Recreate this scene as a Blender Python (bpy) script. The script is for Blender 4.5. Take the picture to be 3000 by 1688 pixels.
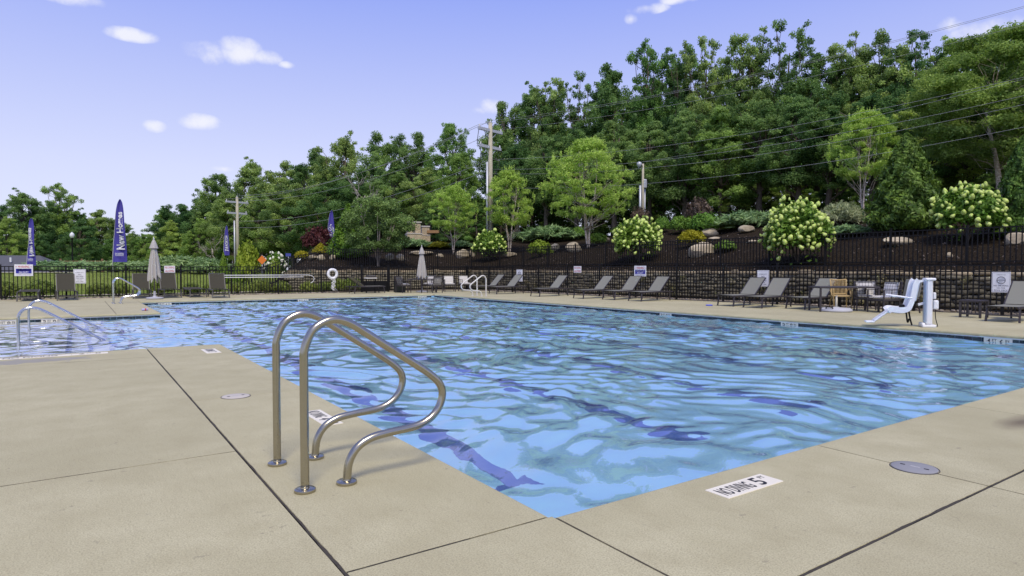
import bpy, math, random
import numpy as np
from mathutils import Vector, Matrix

for o in list(bpy.data.objects):
    bpy.data.objects.remove(o, do_unlink=True)
scene = bpy.context.scene
COL = scene.collection
R = math.radians

# ------------------------------------------------------------------ camera
# world frame: origin at the near corner of the pool, +X along the near edge, +Y along the left edge
FPX, YAW, PITCH = 1872.0, math.atan(1275.5 / 1872), math.atan(56 / 1872)
CAM = np.array([-1.97, -2.53, 1.25])
cam_d = bpy.data.cameras.new('camera')
cam_d.sensor_width = 36.0
cam_d.lens = 36.0 * FPX / 3000.0
cam_d.clip_start = 0.05
cam_d.clip_end = 4000
cam = bpy.data.objects.new('camera', cam_d)
COL.objects.link(cam)
cam.location = CAM
cam.rotation_euler = (math.pi / 2 - PITCH, 0, -YAW)
scene.camera = cam

# ------------------------------------------------------------------ sky, sun, exposure
SUN_EL, SUN_AZ = R(58), R(-160)       # azimuth measured from +Y towards +X
world = bpy.data.worlds.new('World')
scene.world = world
world.use_nodes = True
wn, wl = world.node_tree.nodes, world.node_tree.links
wn.clear()


def ray(px, py):
    x = (px - 1500) / FPX
    y = (844 - py) / FPX
    fy = math.cos(PITCH) + y * math.sin(PITCH)
    fz = -math.sin(PITCH) + y * math.cos(PITCH)
    return np.array([x * math.cos(YAW) + fy * math.sin(YAW), -x * math.sin(YAW) + fy * math.cos(YAW), fz])


def build_sky():
    out = wn.new('ShaderNodeOutputWorld')
    bg = wn.new('ShaderNodeBackground')
    sky = wn.new('ShaderNodeTexSky')
    sky.sky_type = 'NISHITA'
    sky.sun_disc = False
    sky.sun_elevation = SUN_EL
    sky.sun_rotation = SUN_AZ
    sky.air_density = 1.0
    sky.dust_density = 1.2
    sky.ozone_density = 2.0
    tc = wn.new('ShaderNodeTexCoord')
    sep = wn.new('ShaderNodeSeparateXYZ')
    wl.new(tc.outputs['Generated'], sep.inputs[0])
    # summer haze: the clear sky pales evenly towards the horizon
    rmp = wn.new('ShaderNodeValToRGB')
    rmp.color_ramp.elements[0].position = 0.0
    rmp.color_ramp.elements[0].color = (8.8, 9.1, 10.9, 1)
    rmp.color_ramp.elements[1].position = 0.85
    rmp.color_ramp.elements[1].color = (3.1, 4.0, 9.6, 1)
    e = rmp.color_ramp.elements.new(0.14)
    e.color = (7.6, 7.95, 11.0, 1)
    e = rmp.color_ramp.elements.new(0.40)
    e.color = (3.35, 4.35, 10.6, 1)
    wl.new(sep.outputs[2], rmp.inputs[0])
    mix = wn.new('ShaderNodeMix')
    mix.data_type = 'RGBA'
    mix.inputs['Factor'].default_value = 0.8
    wl.new(sky.outputs[0], mix.inputs['A'])
    wl.new(rmp.outputs[0], mix.inputs['B'])
    # fair-weather cumulus: noise-edged puffs standing at fixed directions
    nrm = wn.new('ShaderNodeVectorMath'); nrm.operation = 'NORMALIZE'
    wl.new(tc.outputs['Generated'], nrm.inputs[0])
    noi = wn.new('ShaderNodeTexNoise')
    noi.inputs['Scale'].default_value = 26
    noi.inputs['Detail'].default_value = 7
    noi.inputs['Roughness'].default_value = 0.55
    wl.new(nrm.outputs[0], noi.inputs['Vector'])
    nbig = wn.new('ShaderNodeTexNoise')
    nbig.inputs['Scale'].default_value = 8
    nbig.inputs['Detail'].default_value = 3
    wl.new(nrm.outputs[0], nbig.inputs['Vector'])
    puffs = []
    spec = [(385, 102, 75, 20, 1), (600, 150, 72, 38, 1), (700, 150, 80, 42, 1), (775, 168, 55, 24, .9), (838, 190, 30, 12, .5),
            (450, 370, 38, 19, .95), (585, 357, 70, 25, 1), (1440, 312, 58, 30, .8), (1400, 322, 70, 22, .5), (1900, 25, 70, 18, .8),
            (1985, 0, 70, 14, .7), (1850, 55, 26, 18, .5), (2870, 88, 100, 32, 1), (2790, 75, 45, 26, .8), (205, -8, 90, 22, .8),
            (650, 495, 40, 10, .4), (-240, 240, 150, 60, 1), (-900, 330, 220, 70, 1), (3500, 250, 190, 60, 1), (4300, 120, 160, 60, 1),
            (900, -420, 240, 90, 1), (2400, -700, 240, 90, 1), (-200, -900, 260, 100, 1)]
    dirs = []
    for px, py, sx, sy, a in spec:
        d = ray(px, py); d = d / np.linalg.norm(d)
        dirs.append((d, sx / FPX * .92, sy / FPX, a))
    rnd = random.Random(4)
    for k in range(12):      # the rest of the sky carries the same scattered puffs
        az = rnd.uniform(0, 2 * math.pi); el = rnd.uniform(.12, 1.2)
        d = np.array([math.sin(az) * math.cos(el), math.cos(az) * math.cos(el), math.sin(el)])
        f = np.array([math.sin(YAW), math.cos(YAW), 0])
        if d @ f > .55:
            continue
        dirs.append((d, rnd.uniform(.06, .12), rnd.uniform(.03, .05), 1))
    acc = None
    for d, sx, sy, a in dirs:
        side = np.cross(d, [0, 0, 1.]); side /= np.linalg.norm(side)
        up = np.cross(side, d)
        rot = Matrix((tuple(side), tuple(up), tuple(-d))).transposed()
        mp = wn.new('ShaderNodeMapping'); mp.vector_type = 'TEXTURE'
        mp.inputs['Location'].default_value = tuple(d)
        mp.inputs['Rotation'].default_value = rot.to_euler()
        mp.inputs['Scale'].default_value = (sx, sy, .2)
        wl.new(nrm.outputs[0], mp.inputs['Vector'])
        gd = wn.new('ShaderNodeTexGradient'); gd.gradient_type = 'SPHERICAL'
        wl.new(mp.outputs[0], gd.inputs['Vector'])
        src = gd.outputs['Fac']
        if a < 1:
            m2 = wn.new('ShaderNodeMath'); m2.operation = 'MULTIPLY'; m2.inputs[1].default_value = a
            wl.new(src, m2.inputs[0]); src = m2.outputs[0]
        if acc is not None:
            m = wn.new('ShaderNodeMath'); m.operation = 'MAXIMUM'
            wl.new(acc, m.inputs[0]); wl.new(src, m.inputs[1])
            src = m.outputs[0]
        acc = src
    i2 = wn.new('ShaderNodeMath'); i2.operation = 'SUBTRACT'; i2.inputs[0].default_value = 2.0
    wl.new(acc, i2.inputs[1])
    i3 = wn.new('ShaderNodeMath'); i3.operation = 'MULTIPLY'
    wl.new(acc, i3.inputs[0]); wl.new(i2.outputs[0], i3.inputs[1])
    acc = i3
    # density = puff + (noise-.5)*k, softly thresholded
    n1 = wn.new('ShaderNodeMath'); n1.operation = 'MULTIPLY_ADD'; n1.inputs[1].default_value = 2.4; n1.inputs[2].default_value = -1.2
    wl.new(noi.outputs['Fac'], n1.inputs[0])
    n2 = wn.new('ShaderNodeMath'); n2.operation = 'MULTIPLY_ADD'; n2.inputs[1].default_value = .9; n2.inputs[2].default_value = -.45
    wl.new(nbig.outputs['Fac'], n2.inputs[0])
    s1 = wn.new('ShaderNodeMath'); s1.operation = 'ADD'
    wl.new(n1.outputs[0], s1.inputs[0]); wl.new(n2.outputs[0], s1.inputs[1])
    has = wn.new('ShaderNodeMath'); has.operation = 'MULTIPLY'; has.use_clamp = True; has.inputs[1].default_value = 3
    wl.new(acc.outputs[0], has.inputs[0])
    s2 = wn.new('ShaderNodeMath'); s2.operation = 'MULTIPLY'
    wl.new(s1.outputs[0], s2.inputs[0]); wl.new(has.outputs[0], s2.inputs[1])
    s3 = wn.new('ShaderNodeMath'); s3.operation = 'ADD'
    wl.new(s2.outputs[0], s3.inputs[0]); wl.new(acc.outputs[0], s3.inputs[1])
    mr = wn.new('ShaderNodeMapRange'); mr.interpolation_type = 'SMOOTHSTEP'
    mr.inputs['From Min'].default_value = .12; mr.inputs['From Max'].default_value = 1.25
    mr.inputs['To Min'].default_value = 0; mr.inputs['To Max'].default_value = .93
    wl.new(s3.outputs[0], mr.inputs['Value'])
    mix2 = wn.new('ShaderNodeMix'); mix2.data_type = 'RGBA'
    wl.new(mr.outputs[0], mix2.inputs['Factor'])
    wl.new(mix.outputs['Result'], mix2.inputs['A'])
    mix2.inputs['B'].default_value = (8.9, 9.0, 9.9, 1)
    wl.new(mix2.outputs['Result'], bg.inputs[0])
    bg.inputs['Strength'].default_value = 0.093
    wl.new(bg.outputs[0], out.inputs[0])


build_sky()
world.cycles.sampling_method = 'MANUAL'
world.cycles.sample_map_resolution = 512
sun_d = bpy.data.lights.new('sun', 'SUN')
sun_d.energy = 2.8
sun_d.angle = R(20)
sun_d.color = (1.0, 0.90, 0.74)
sun = bpy.data.objects.new('sun', sun_d)
COL.objects.link(sun)
sdir = Vector((math.sin(SUN_AZ) * math.cos(SUN_EL), math.cos(SUN_AZ) * math.cos(SUN_EL), math.sin(SUN_EL)))
sun.rotation_euler = sdir.to_track_quat('Z', 'Y').to_euler()
sun.location = (-20, 0, 40)
scene.view_settings.view_transform = 'Standard'
scene.view_settings.look = 'None'
scene.view_settings.exposure = 0.12
scene.view_settings.gamma = 1.0
scene.view_settings.use_curve_mapping = False
scene.render.engine = 'CYCLES'
scene.cycles.use_denoising = True
scene.cycles.max_bounces = 8
scene.cycles.diffuse_bounces = 3
scene.cycles.glossy_bounces = 4
scene.cycles.transmission_bounces = 6
scene.cycles.transparent_max_bounces = 6
scene.cycles.caustics_refractive = True
scene.cycles.caustics_reflective = False
scene.cycles.sample_clamp_indirect = 6.0
scene.cycles.blur_glossy = 0.6

# ------------------------------------------------------------------ helpers


def gnd(px, py, z=0.0):
    r = ray(px, py)
    t = (z - CAM[2]) / r[2]
    return CAM + t * r


def at(px, py, depth):
    r = ray(px, py)
    f = np.array([math.sin(YAW), math.cos(YAW), 0])
    return CAM + r * (depth / (r @ f))


def tag(o, label=None, cat=None, group=None, kind=None):
    if label: o['label'] = label
    if cat: o['category'] = cat
    if group: o['group'] = group
    if kind: o['kind'] = kind
    return o


def empty(name, loc=(0, 0, 0), rz=0.0, label=None, cat=None, group=None):
    o = bpy.data.objects.new(name, None)
    o.empty_display_size = 0.1
    COL.objects.link(o)
    o.location = loc
    o.rotation_euler = (0, 0, rz)
    return tag(o, label, cat, group)


def link(name, me, parent=None, loc=None, rot=None, scale=None):
    o = bpy.data.objects.new(name, me)
    COL.objects.link(o)
    if parent is not None: o.parent = parent
    if loc is not None: o.location = loc
    if rot is not None: o.rotation_euler = rot
    if scale is not None: o.scale = scale
    return o


def copy_tree(o, parent=None):
    c = o.copy()
    COL.objects.link(c)
    c.parent = parent
    for ch in list(o.children):
        copy_tree(ch, c)
    return c


class MB:
    """collects boxes, bars, tubes and lathes into one mesh"""

    def __init__(self):
        self.v, self.f = [], []

    def add(self, vs, fs):
        b = len(self.v)
        self.v += [tuple(map(float, p)) for p in vs]
        self.f += [tuple(i + b for i in q) for q in fs]
        return self

    def box(self, c, s, rot=None):
        hx, hy, hz = s[0] / 2, s[1] / 2, s[2] / 2
        vs = [(-hx, -hy, -hz), (hx, -hy, -hz), (hx, hy, -hz), (-hx, hy, -hz), (-hx, -hy, hz), (hx, -hy, hz), (hx, hy, hz), (-hx, hy, hz)]
        if rot is not None:
            vs = [rot @ Vector(p) for p in vs]
        vs = [(p[0] + c[0], p[1] + c[1], p[2] + c[2]) for p in vs]
        return self.add(vs, [(0, 3, 2, 1), (4, 5, 6, 7), (0, 1, 5, 4), (1, 2, 6, 5), (2, 3, 7, 6), (3, 0, 4, 7)])

    def rbox(self, c, s, b=.01, rot=None):
        """box with chamfered edges"""
        hx, hy, hz = s[0] / 2, s[1] / 2, s[2] / 2
        b = min(b, hx * .9, hy * .9, hz * .9)
        rings = []
        for z, i in ((-hz, b), (-hz + b, 0), (hz - b, 0), (hz, b)):
            x, y = hx - i, hy - i
            rings.append([(-x + b * (i == 0), -y, z), (x - b * (i == 0), -y, z), (x, -y + b * (i == 0), z), (x, y - b * (i == 0), z),
                          (x - b * (i == 0), y, z), (-x + b * (i == 0), y, z), (-x, y - b * (i == 0), z), (-x, -y + b * (i == 0), z)])
        vs = [p for r in rings for p in r]
        fs = [tuple(reversed(range(8))), tuple(range(24, 32))]
        for k in range(3):
            for i in range(8):
                j = (i + 1) % 8
                fs.append((k * 8 + i, k * 8 + j, k * 8 + 8 + j, k * 8 + 8 + i))
        if rot is not None:
            vs = [rot @ Vector(p) for p in vs]
        return self.add([(p[0] + c[0], p[1] + c[1], p[2] + c[2]) for p in vs], fs)

    def bar(self, a, b, w, h=None):
        """square bar from a to b"""
        a, b = Vector(a), Vector(b)
        d = b - a
        L = d.length
        q = d.to_track_quat('Z', 'Y').to_matrix()
        return self.box((a + b) / 2, (w, h or w, L), q)

    def tube(self, pts, r, n=8, cap=True):
        pts = [Vector(p) for p in pts]
        m = len(pts)
        rs = r if hasattr(r, '__len__') else [r] * m
        tan = []
        for i in range(m):
            t = pts[min(i + 1, m - 1)] - pts[max(i - 1, 0)]
            tan.append(t.normalized() if t.length > 1e-9 else Vector((0, 0, 1)))
        ref = Vector((1, 0, 0)) if abs(tan[0].x) < .9 else Vector((0, 1, 0))
        u = (ref - tan[0] * ref.dot(tan[0])).normalized()
        vs = []
        for i in range(m):
            u = (u - tan[i] * u.dot(tan[i])).normalized()
            w = tan[i].cross(u)
            for k in range(n):
                a = 2 * math.pi * k / n
                vs.append(pts[i] + (u * math.cos(a) + w * math.sin(a)) * rs[i])
        fs = []
        for i in range(m - 1):
            for k in range(n):
                k2 = (k + 1) % n
                fs.append((i * n + k, i * n + k2, (i + 1) * n + k2, (i + 1) * n + k))
        if cap:
            fs.append(tuple(reversed(range(n))))
            fs.append(tuple(range((m - 1) * n, m * n)))
        return self.add(vs, fs)

    def lathe(self, prof, c=(0, 0, 0), n=16):
        vs, fs = [], []
        m = len(prof)
        for r, z in prof:
            for k in range(n):
                a = 2 * math.pi * k / n
                vs.append((c[0] + r * math.cos(a), c[1] + r * math.sin(a), c[2] + z))
        for i in range(m - 1):
            for k in range(n):
                k2 = (k + 1) % n
                fs.append((i * n + k, i * n + k2, (i + 1) * n + k2, (i + 1) * n + k))
        fs.append(tuple(reversed(range(n))))
        fs.append(tuple(range((m - 1) * n, m * n)))
        return self.add(vs, fs)

    def mesh(self, name, m, smooth=False, angle=None):
        me = bpy.data.meshes.new(name)
        me.from_pydata(self.v, [], self.f)
        if m is not None: me.materials.append(m)
        if smooth:
            me.polygons.foreach_set('use_smooth', [True] * len(me.polygons))
            if angle:
                me.set_sharp_from_angle(angle=R(angle))
        me.update()
        return me

    def build(self, name, m, parent=None, smooth=False, angle=None, **k):
        return link(name, self.mesh(name, m, smooth, angle), parent, **k)


def catmull(pts, n=6):
    P = [np.array(p, float) for p in pts]
    P = [2 * P[0] - P[1]] + P + [2 * P[-1] - P[-2]]
    out = []
    for i in range(1, len(P) - 2):
        for k in range(n):
            t = k / n
            a, b, c, d = P[i - 1], P[i], P[i + 1], P[i + 2]
            out.append(.5 * (2 * b + (c - a) * t + (2 * a - 5 * b + 4 * c - d) * t * t + (3 * b - a - 3 * c + d) * t ** 3))
    out.append(P[-2])
    return out


def nmesh(name, V, F, m, tint=None, smooth=False):
    """fast mesh from numpy arrays of quads (or triangles)"""
    V = np.asarray(V, np.float32); F = np.asarray(F, np.int32)
    me = bpy.data.meshes.new(name)
    me.vertices.add(len(V)); me.vertices.foreach_set('co', V.ravel())
    k = F.shape[1]
    me.loops.add(F.size); me.loops.foreach_set('vertex_index', F.ravel())
    me.polygons.add(len(F))
    me.polygons.foreach_set('loop_start', np.arange(0, F.size, k, dtype=np.int32))
    if smooth:
        me.polygons.foreach_set('use_smooth', np.ones(len(F), bool))
    if tint is not None:
        at_ = me.attributes.new('tint', 'FLOAT', 'POINT')
        at_.data.foreach_set('value', np.asarray(tint, np.float32))
    me.update(calc_edges=True)
    if m is not None: me.materials.append(m)
    return me


# ------------------------------------------------------------------ materials
MATS = {}


def mat(name, col, rough=.6, metal=0.0, spec=.5, noise=0.0, nscale=8.0, bump=0.0, bscale=60.0, objvar=0.0, coat=0.0, col2=None, detail=4):
    """procedural principled material: noise-varied colour, fine bump, small change from object to object"""
    if name in MATS: return MATS[name]
    m = bpy.data.materials.new(name); m.use_nodes = True
    n, l = m.node_tree.nodes, m.node_tree.links
    b = n['Principled BSDF']
    b.inputs['Roughness'].default_value = rough
    b.inputs['Metallic'].default_value = metal
    b.inputs['Specular IOR Level'].default_value = spec
    b.inputs['Coat Weight'].default_value = coat
    c = tuple(col) + (1,)
    b.inputs['Base Color'].default_value = c
    tc = n.new('ShaderNodeTexCoord')
    last = None
    if noise or col2:
        tx = n.new('ShaderNodeTexNoise'); tx.inputs['Scale'].default_value = nscale; tx.inputs['Detail'].default_value = detail
        l.new(tc.outputs['Object'], tx.inputs['Vector'])
        mx = n.new('ShaderNodeMix'); mx.data_type = 'RGBA'
        if col2:
            mr = n.new('ShaderNodeMapRange'); mr.inputs['From Min'].default_value = .35; mr.inputs['From Max'].default_value = .65
            l.new(tx.outputs['Fac'], mr.inputs['Value']); l.new(mr.outputs[0], mx.inputs['Factor'])
            mx.inputs['A'].default_value = c; mx.inputs['B'].default_value = tuple(col2) + (1,)
        else:
            l.new(tx.outputs['Fac'], mx.inputs['Factor'])
            mx.inputs['A'].default_value = tuple(min(1, x * (1 - noise)) for x in col) + (1,)
            mx.inputs['B'].default_value = tuple(min(1, x * (1 + noise)) for x in col) + (1,)
        last = mx.outputs['Result']
    if objvar:
        oi = n.new('ShaderNodeObjectInfo')
        mm = n.new('ShaderNodeMath'); mm.operation = 'MULTIPLY_ADD'; mm.inputs[1].default_value = 2 * objvar; mm.inputs[2].default_value = 1 - objvar
        l.new(oi.outputs['Random'], mm.inputs[0])
        hs = n.new('ShaderNodeHueSaturation')
        l.new(mm.outputs[0], hs.inputs['Value'])
        if last: l.new(last, hs.inputs['Color'])
        else: hs.inputs['Color'].default_value = c
        last = hs.outputs['Color']
    if last: l.new(last, b.inputs['Base Color'])
    if bump:
        tb = n.new('ShaderNodeTexNoise'); tb.inputs['Scale'].default_value = bscale; tb.inputs['Detail'].default_value = 5
        l.new(tc.outputs['Object'], tb.inputs['Vector'])
        bp = n.new('ShaderNodeBump'); bp.inputs['Strength'].default_value = bump; bp.inputs['Distance'].default_value = .02
        l.new(tb.outputs['Fac'], bp.inputs['Height']); l.new(bp.outputs[0], b.inputs['Normal'])
    MATS[name] = m
    return m


def leafmat(name, c1, c2, trans=.35, objvar=.12, rough=.55, huevar=.012):
    """leaf: reflecting and letting light through, colour between c1 and c2 by the leaf's own tint"""
    if name in MATS: return MATS[name]
    m = bpy.data.materials.new(name); m.use_nodes = True
    n, l = m.node_tree.nodes, m.node_tree.links
    b = n['Principled BSDF']; out = n['Material Output']
    b.inputs['Roughness'].default_value = rough
    b.inputs['Specular IOR Level'].default_value = .35
    a = n.new('ShaderNodeAttribute'); a.attribute_name = 'tint'
    mx = n.new('ShaderNodeMix'); mx.data_type = 'RGBA'
    mx.inputs['A'].default_value = tuple(c1) + (1,); mx.inputs['B'].default_value = tuple(c2) + (1,)
    l.new(a.outputs['Fac'], mx.inputs['Factor'])
    oi = n.new('ShaderNodeObjectInfo')
    hs = n.new('ShaderNodeHueSaturation')
    mm = n.new('ShaderNodeMath'); mm.operation = 'MULTIPLY_ADD'; mm.inputs[1].default_value = 2 * objvar; mm.inputs[2].default_value = 1 - objvar
    l.new(oi.outputs['Random'], mm.inputs[0]); l.new(mm.outputs[0], hs.inputs['Value'])
    mh = n.new('ShaderNodeMath'); mh.operation = 'MULTIPLY_ADD'; mh.inputs[1].default_value = -2 * huevar; mh.inputs[2].default_value = .5 + huevar
    l.new(oi.outputs['Random'], mh.inputs[0]); l.new(mh.outputs[0], hs.inputs['Hue'])
    l.new(mx.outputs['Result'], hs.inputs['Color'])
    l.new(hs.outputs['Color'], b.inputs['Base Color'])
    t = n.new('ShaderNodeBsdfTranslucent')
    l.new(hs.outputs['Color'], t.inputs['Color'])
    ms = n.new('ShaderNodeMixShader'); ms.inputs[0].default_value = trans
    l.new(b.outputs[0], ms.inputs[1]); l.new(t.outputs[0], ms.inputs[2]); l.new(ms.outputs[0], out.inputs['Surface'])
    MATS[name] = m
    return m


def concrete_mat():
    m = bpy.data.materials.new('brushed_concrete'); m.use_nodes = True
    n, l = m.node_tree.nodes, m.node_tree.links
    b = n['Principled BSDF']
    geo = n.new('ShaderNodeNewGeometry')
    pos = geo.outputs['Position']

    def noise(scale, detail, vec=pos, rough=.5):
        t = n.new('ShaderNodeTexNoise'); t.inputs['Scale'].default_value = scale; t.inputs['Detail'].default_value = detail
        t.inputs['Roughness'].default_value = rough
        l.new(vec, t.inputs['Vector']); return t.outputs['Fac']

    def rng(v, a, b_, c, d, clamp=True):
        t = n.new('ShaderNodeMapRange'); t.clamp = clamp
        for k, x in zip(('From Min', 'From Max', 'To Min', 'To Max'), (a, b_, c, d)): t.inputs[k].default_value = x
        l.new(v, t.inputs['Value']); return t.outputs[0]

    def mixc(fac, A, B, mode='MIX'):
        t = n.new('ShaderNodeMix'); t.data_type = 'RGBA'; t.blend_type = mode
        if isinstance(fac, float): t.inputs['Factor'].default_value = fac
        else: l.new(fac, t.inputs['Factor'])
        for s, x in (('A', A), ('B', B)):
            if isinstance(x, tuple): t.inputs[s].default_value = x + (1,)
            else: l.new(x, t.inputs[s])
        return t.outputs['Result']
    sc = n.new('ShaderNodeVectorMath'); sc.operation = 'MULTIPLY'; sc.inputs[1].default_value = (26, 9, 10)
    l.new(pos, sc.inputs[0])
    big = noise(.55, 3); mid = noise(3.2, 5); fine = noise(120, 3, rough=.7); brush = noise(1.0, 4, sc.outputs[0], .65)
    col = mixc(rng(big, .3, .7, 0, 1), (.432, .398, .234), (.535, .497, .306))
    col = mixc(rng(mid, .35, .68, 0, .62), col, (.40, .362, .208))
    col = mixc(rng(brush, .50, .74, 0, .30), col, (.34, .295, .17))
    col = mixc(rng(fine, .44, .70, 0, .80), col, (.255, .226, .138))
    spots = noise(7, 2); sp2 = noise(31, 2)
    mul = n.new('ShaderNodeMath'); mul.operation = 'MULTIPLY'; l.new(spots, mul.inputs[0]); l.new(sp2, mul.inputs[1])
    col = mixc(rng(mul.outputs[0], .40, .47, 0, .38), col, (.15, .13, .10))
    oi = n.new('ShaderNodeObjectInfo')
    hs = n.new('ShaderNodeHueSaturation'); l.new(rng(oi.outputs['Random'], 0, 1, .95, 1.05), hs.inputs['Value']); l.new(col, hs.inputs['Color'])
    col = hs.outputs['Color']
    wet_total = None

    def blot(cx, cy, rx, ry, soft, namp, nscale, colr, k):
        """a ragged patch of colour lying at (cx, cy): stains and one painted shadow"""
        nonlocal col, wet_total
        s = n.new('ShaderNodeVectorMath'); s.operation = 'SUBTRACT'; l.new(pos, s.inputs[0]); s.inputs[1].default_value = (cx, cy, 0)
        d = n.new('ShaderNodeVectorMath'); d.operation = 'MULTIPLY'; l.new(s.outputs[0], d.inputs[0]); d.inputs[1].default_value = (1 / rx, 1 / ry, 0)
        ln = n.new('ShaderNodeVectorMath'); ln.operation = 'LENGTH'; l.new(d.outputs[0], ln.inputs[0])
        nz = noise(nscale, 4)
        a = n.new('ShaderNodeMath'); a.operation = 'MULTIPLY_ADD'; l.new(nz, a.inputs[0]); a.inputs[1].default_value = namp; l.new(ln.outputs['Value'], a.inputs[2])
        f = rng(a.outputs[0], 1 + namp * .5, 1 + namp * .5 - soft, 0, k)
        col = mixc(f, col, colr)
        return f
    blot(4.42, -.60, .55, .16, .9, .5, 2.2, (.13, .10, .065), .85)  # soft shadow of something out of frame, painted into the concrete colour
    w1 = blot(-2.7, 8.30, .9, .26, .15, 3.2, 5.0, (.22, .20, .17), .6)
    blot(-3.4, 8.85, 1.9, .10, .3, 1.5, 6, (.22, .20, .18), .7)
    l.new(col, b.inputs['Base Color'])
    l.new(rng(w1, 0, .75, .82, .35), b.inputs['Roughness'])
    b.inputs['Specular IOR Level'].default_value = .3
    ad = n.new('ShaderNodeMath'); ad.operation = 'ADD'; l.new(brush, ad.inputs[0]); l.new(fine, ad.inputs[1])
    bp = n.new('ShaderNodeBump'); bp.inputs['Strength'].default_value = .35; bp.inputs['Distance'].default_value = .006
    l.new(ad.outputs[0], bp.inputs['Height']); l.new(bp.outputs[0], b.inputs['Normal'])
    MATS['concrete'] = m
    return m


def water_mat():
    m = bpy.data.materials.new('pool_water'); m.use_nodes = True
    n, l = m.node_tree.nodes, m.node_tree.links
    b = n['Principled BSDF']
    b.inputs['Base Color'].default_value = (.93, .98, 1.0, 1)
    b.inputs['Roughness'].default_value = .0
    b.inputs['Transmission Weight'].default_value = 1.0
    b.inputs['IOR'].default_value = 1.24
    b.inputs['Coat Weight'].default_value = .82
    b.inputs['Coat IOR'].default_value = 1.65
    b.inputs['Coat Roughness'].default_value = 0.0
    geo = n.new('ShaderNodeNewGeometry')
    t = n.new('ShaderNodeTexNoise'); t.inputs['Scale'].default_value = 7.5; t.inputs['Detail'].default_value = 3
    l.new(geo.outputs['Position'], t.inputs['Vector'])
    bp = n.new('ShaderNodeBump'); bp.inputs['Strength'].default_value = .15; bp.inputs['Distance'].default_value = .010
    l.new(t.outputs['Fac'], bp.inputs['Height']); l.new(bp.outputs[0], b.inputs['Normal']); l.new(bp.outputs[0], b.inputs['Coat Normal'])
    MATS['water'] = m
    return m


def ground_mat(name, c1, c2, c3, s1, s2, bump, bs, fleck=None):
    m = bpy.data.materials.new(name); m.use_nodes = True
    n, l = m.node_tree.nodes, m.node_tree.links
    b = n['Principled BSDF']; b.inputs['Roughness'].default_value = .95; b.inputs['Specular IOR Level'].default_value = .03
    geo = n.new('ShaderNodeNewGeometry')

    def noise(s, d=5):
        t = n.new('ShaderNodeTexNoise'); t.inputs['Scale'].default_value = s; t.inputs['Detail'].default_value = d; t.inputs['Roughness'].default_value = .65
        l.new(geo.outputs['Position'], t.inputs['Vector']); return t.outputs['Fac']

    def mix(f, lo, hi, A, B):
        r = n.new('ShaderNodeMapRange'); r.inputs['From Min'].default_value = lo; r.inputs['From Max'].default_value = hi; l.new(f, r.inputs['Value'])
        t = n.new('ShaderNodeMix'); t.data_type = 'RGBA'; l.new(r.outputs[0], t.inputs['Factor'])
        for s, x in (('A', A), ('B', B)):
            if isinstance(x, tuple): t.inputs[s].default_value = x + (1,)
            else: l.new(x, t.inputs[s])
        return t.outputs['Result']
    c = mix(noise(s1), .35, .65, c1, c2)
    c = mix(noise(s2), .5, .7, c, c3)
    if fleck: c = mix(noise(fleck[1], 2), .66, .72, c, fleck[0])
    l.new(c, b.inputs['Base Color'])
    bp = n.new('ShaderNodeBump'); bp.inputs['Strength'].default_value = bump; bp.inputs['Distance'].default_value = .06
    l.new(noise(bs), bp.inputs['Height']); l.new(bp.outputs[0], b.inputs['Normal'])
    MATS[name] = m
    return m


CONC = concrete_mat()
WATER = water_mat()
BLACKM = mat('black_powder_coat', (.009, .009, .010), .5, spec=.2, noise=.2)
STEEL = mat('brushed_steel', (.42, .39, .31), .25, metal=1.0, noise=.06, nscale=30, bump=.02, bscale=200)
CHROME = mat('bright_steel', (.62, .62, .60), .18, metal=1.0, noise=.05, nscale=20)
PALESTEEL = mat('pale_coated_rail', (.62, .60, .55), .35, noise=.05, nscale=20)
WHITE = mat('white_plastic', (.78, .79, .80), .38, noise=.03, nscale=5)
GREYFRAME = mat('grey_aluminium', (.10, .095, .095), .45, metal=.2, noise=.1)
SLING = mat('taupe_sling_mesh', (.225, .225, .185), .75, spec=.15, noise=.08, nscale=160, bump=.2, bscale=300, objvar=.05)
SLINGD = mat('olive_brown_sling_mesh', (.062, .058, .042), .75, spec=.12, noise=.08, nscale=160, bump=.2, bscale=300, objvar=.05)
SHEENPL = mat('sky_sheen_plaster', (.80, .84, .85), .7, noise=.05, nscale=1.5)  # sky reflection on the bay painted in as paler plaster
PLASTER = mat('pool_plaster', (.46, .80, .98), .7, noise=.05, nscale=1.5)
LANEBLUE = mat('cobalt_lane_tile', (.10, .16, .48), .4, noise=.1, nscale=4)
GROUT = mat('white_grout', (.72, .72, .70), .7, noise=.08, nscale=12)
TILE = mat('dark_teal_tile', (.010, .030, .036), .16, noise=.45, nscale=9, objvar=.45, spec=.6)
MARK = mat('ivory_marker_tile', (.80, .75, .60), .4, noise=.04, nscale=10)
INK = mat('black_ink', (.012, .011, .012), .55)
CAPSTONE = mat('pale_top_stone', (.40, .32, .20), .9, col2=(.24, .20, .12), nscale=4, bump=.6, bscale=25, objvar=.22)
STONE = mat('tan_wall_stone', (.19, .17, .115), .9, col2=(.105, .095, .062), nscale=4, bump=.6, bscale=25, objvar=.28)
BOULDER = mat('pale_boulder', (.50, .43, .30), .9, col2=(.31, .255, .17), nscale=2.5, bump=.7, bscale=9, objvar=.1)
BARK = mat('grey_brown_bark', (.13, .105, .08), .95, noise=.45, nscale=5, bump=.7, bscale=18)
BIRCHB = mat('pale_birch_bark', (.68, .61, .52), .85, col2=(.36, .27, .20), nscale=9, bump=.4, bscale=25)
DEADWOOD = mat('bleached_dead_wood', (.34, .31, .28), .9, noise=.25, nscale=6)
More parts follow.
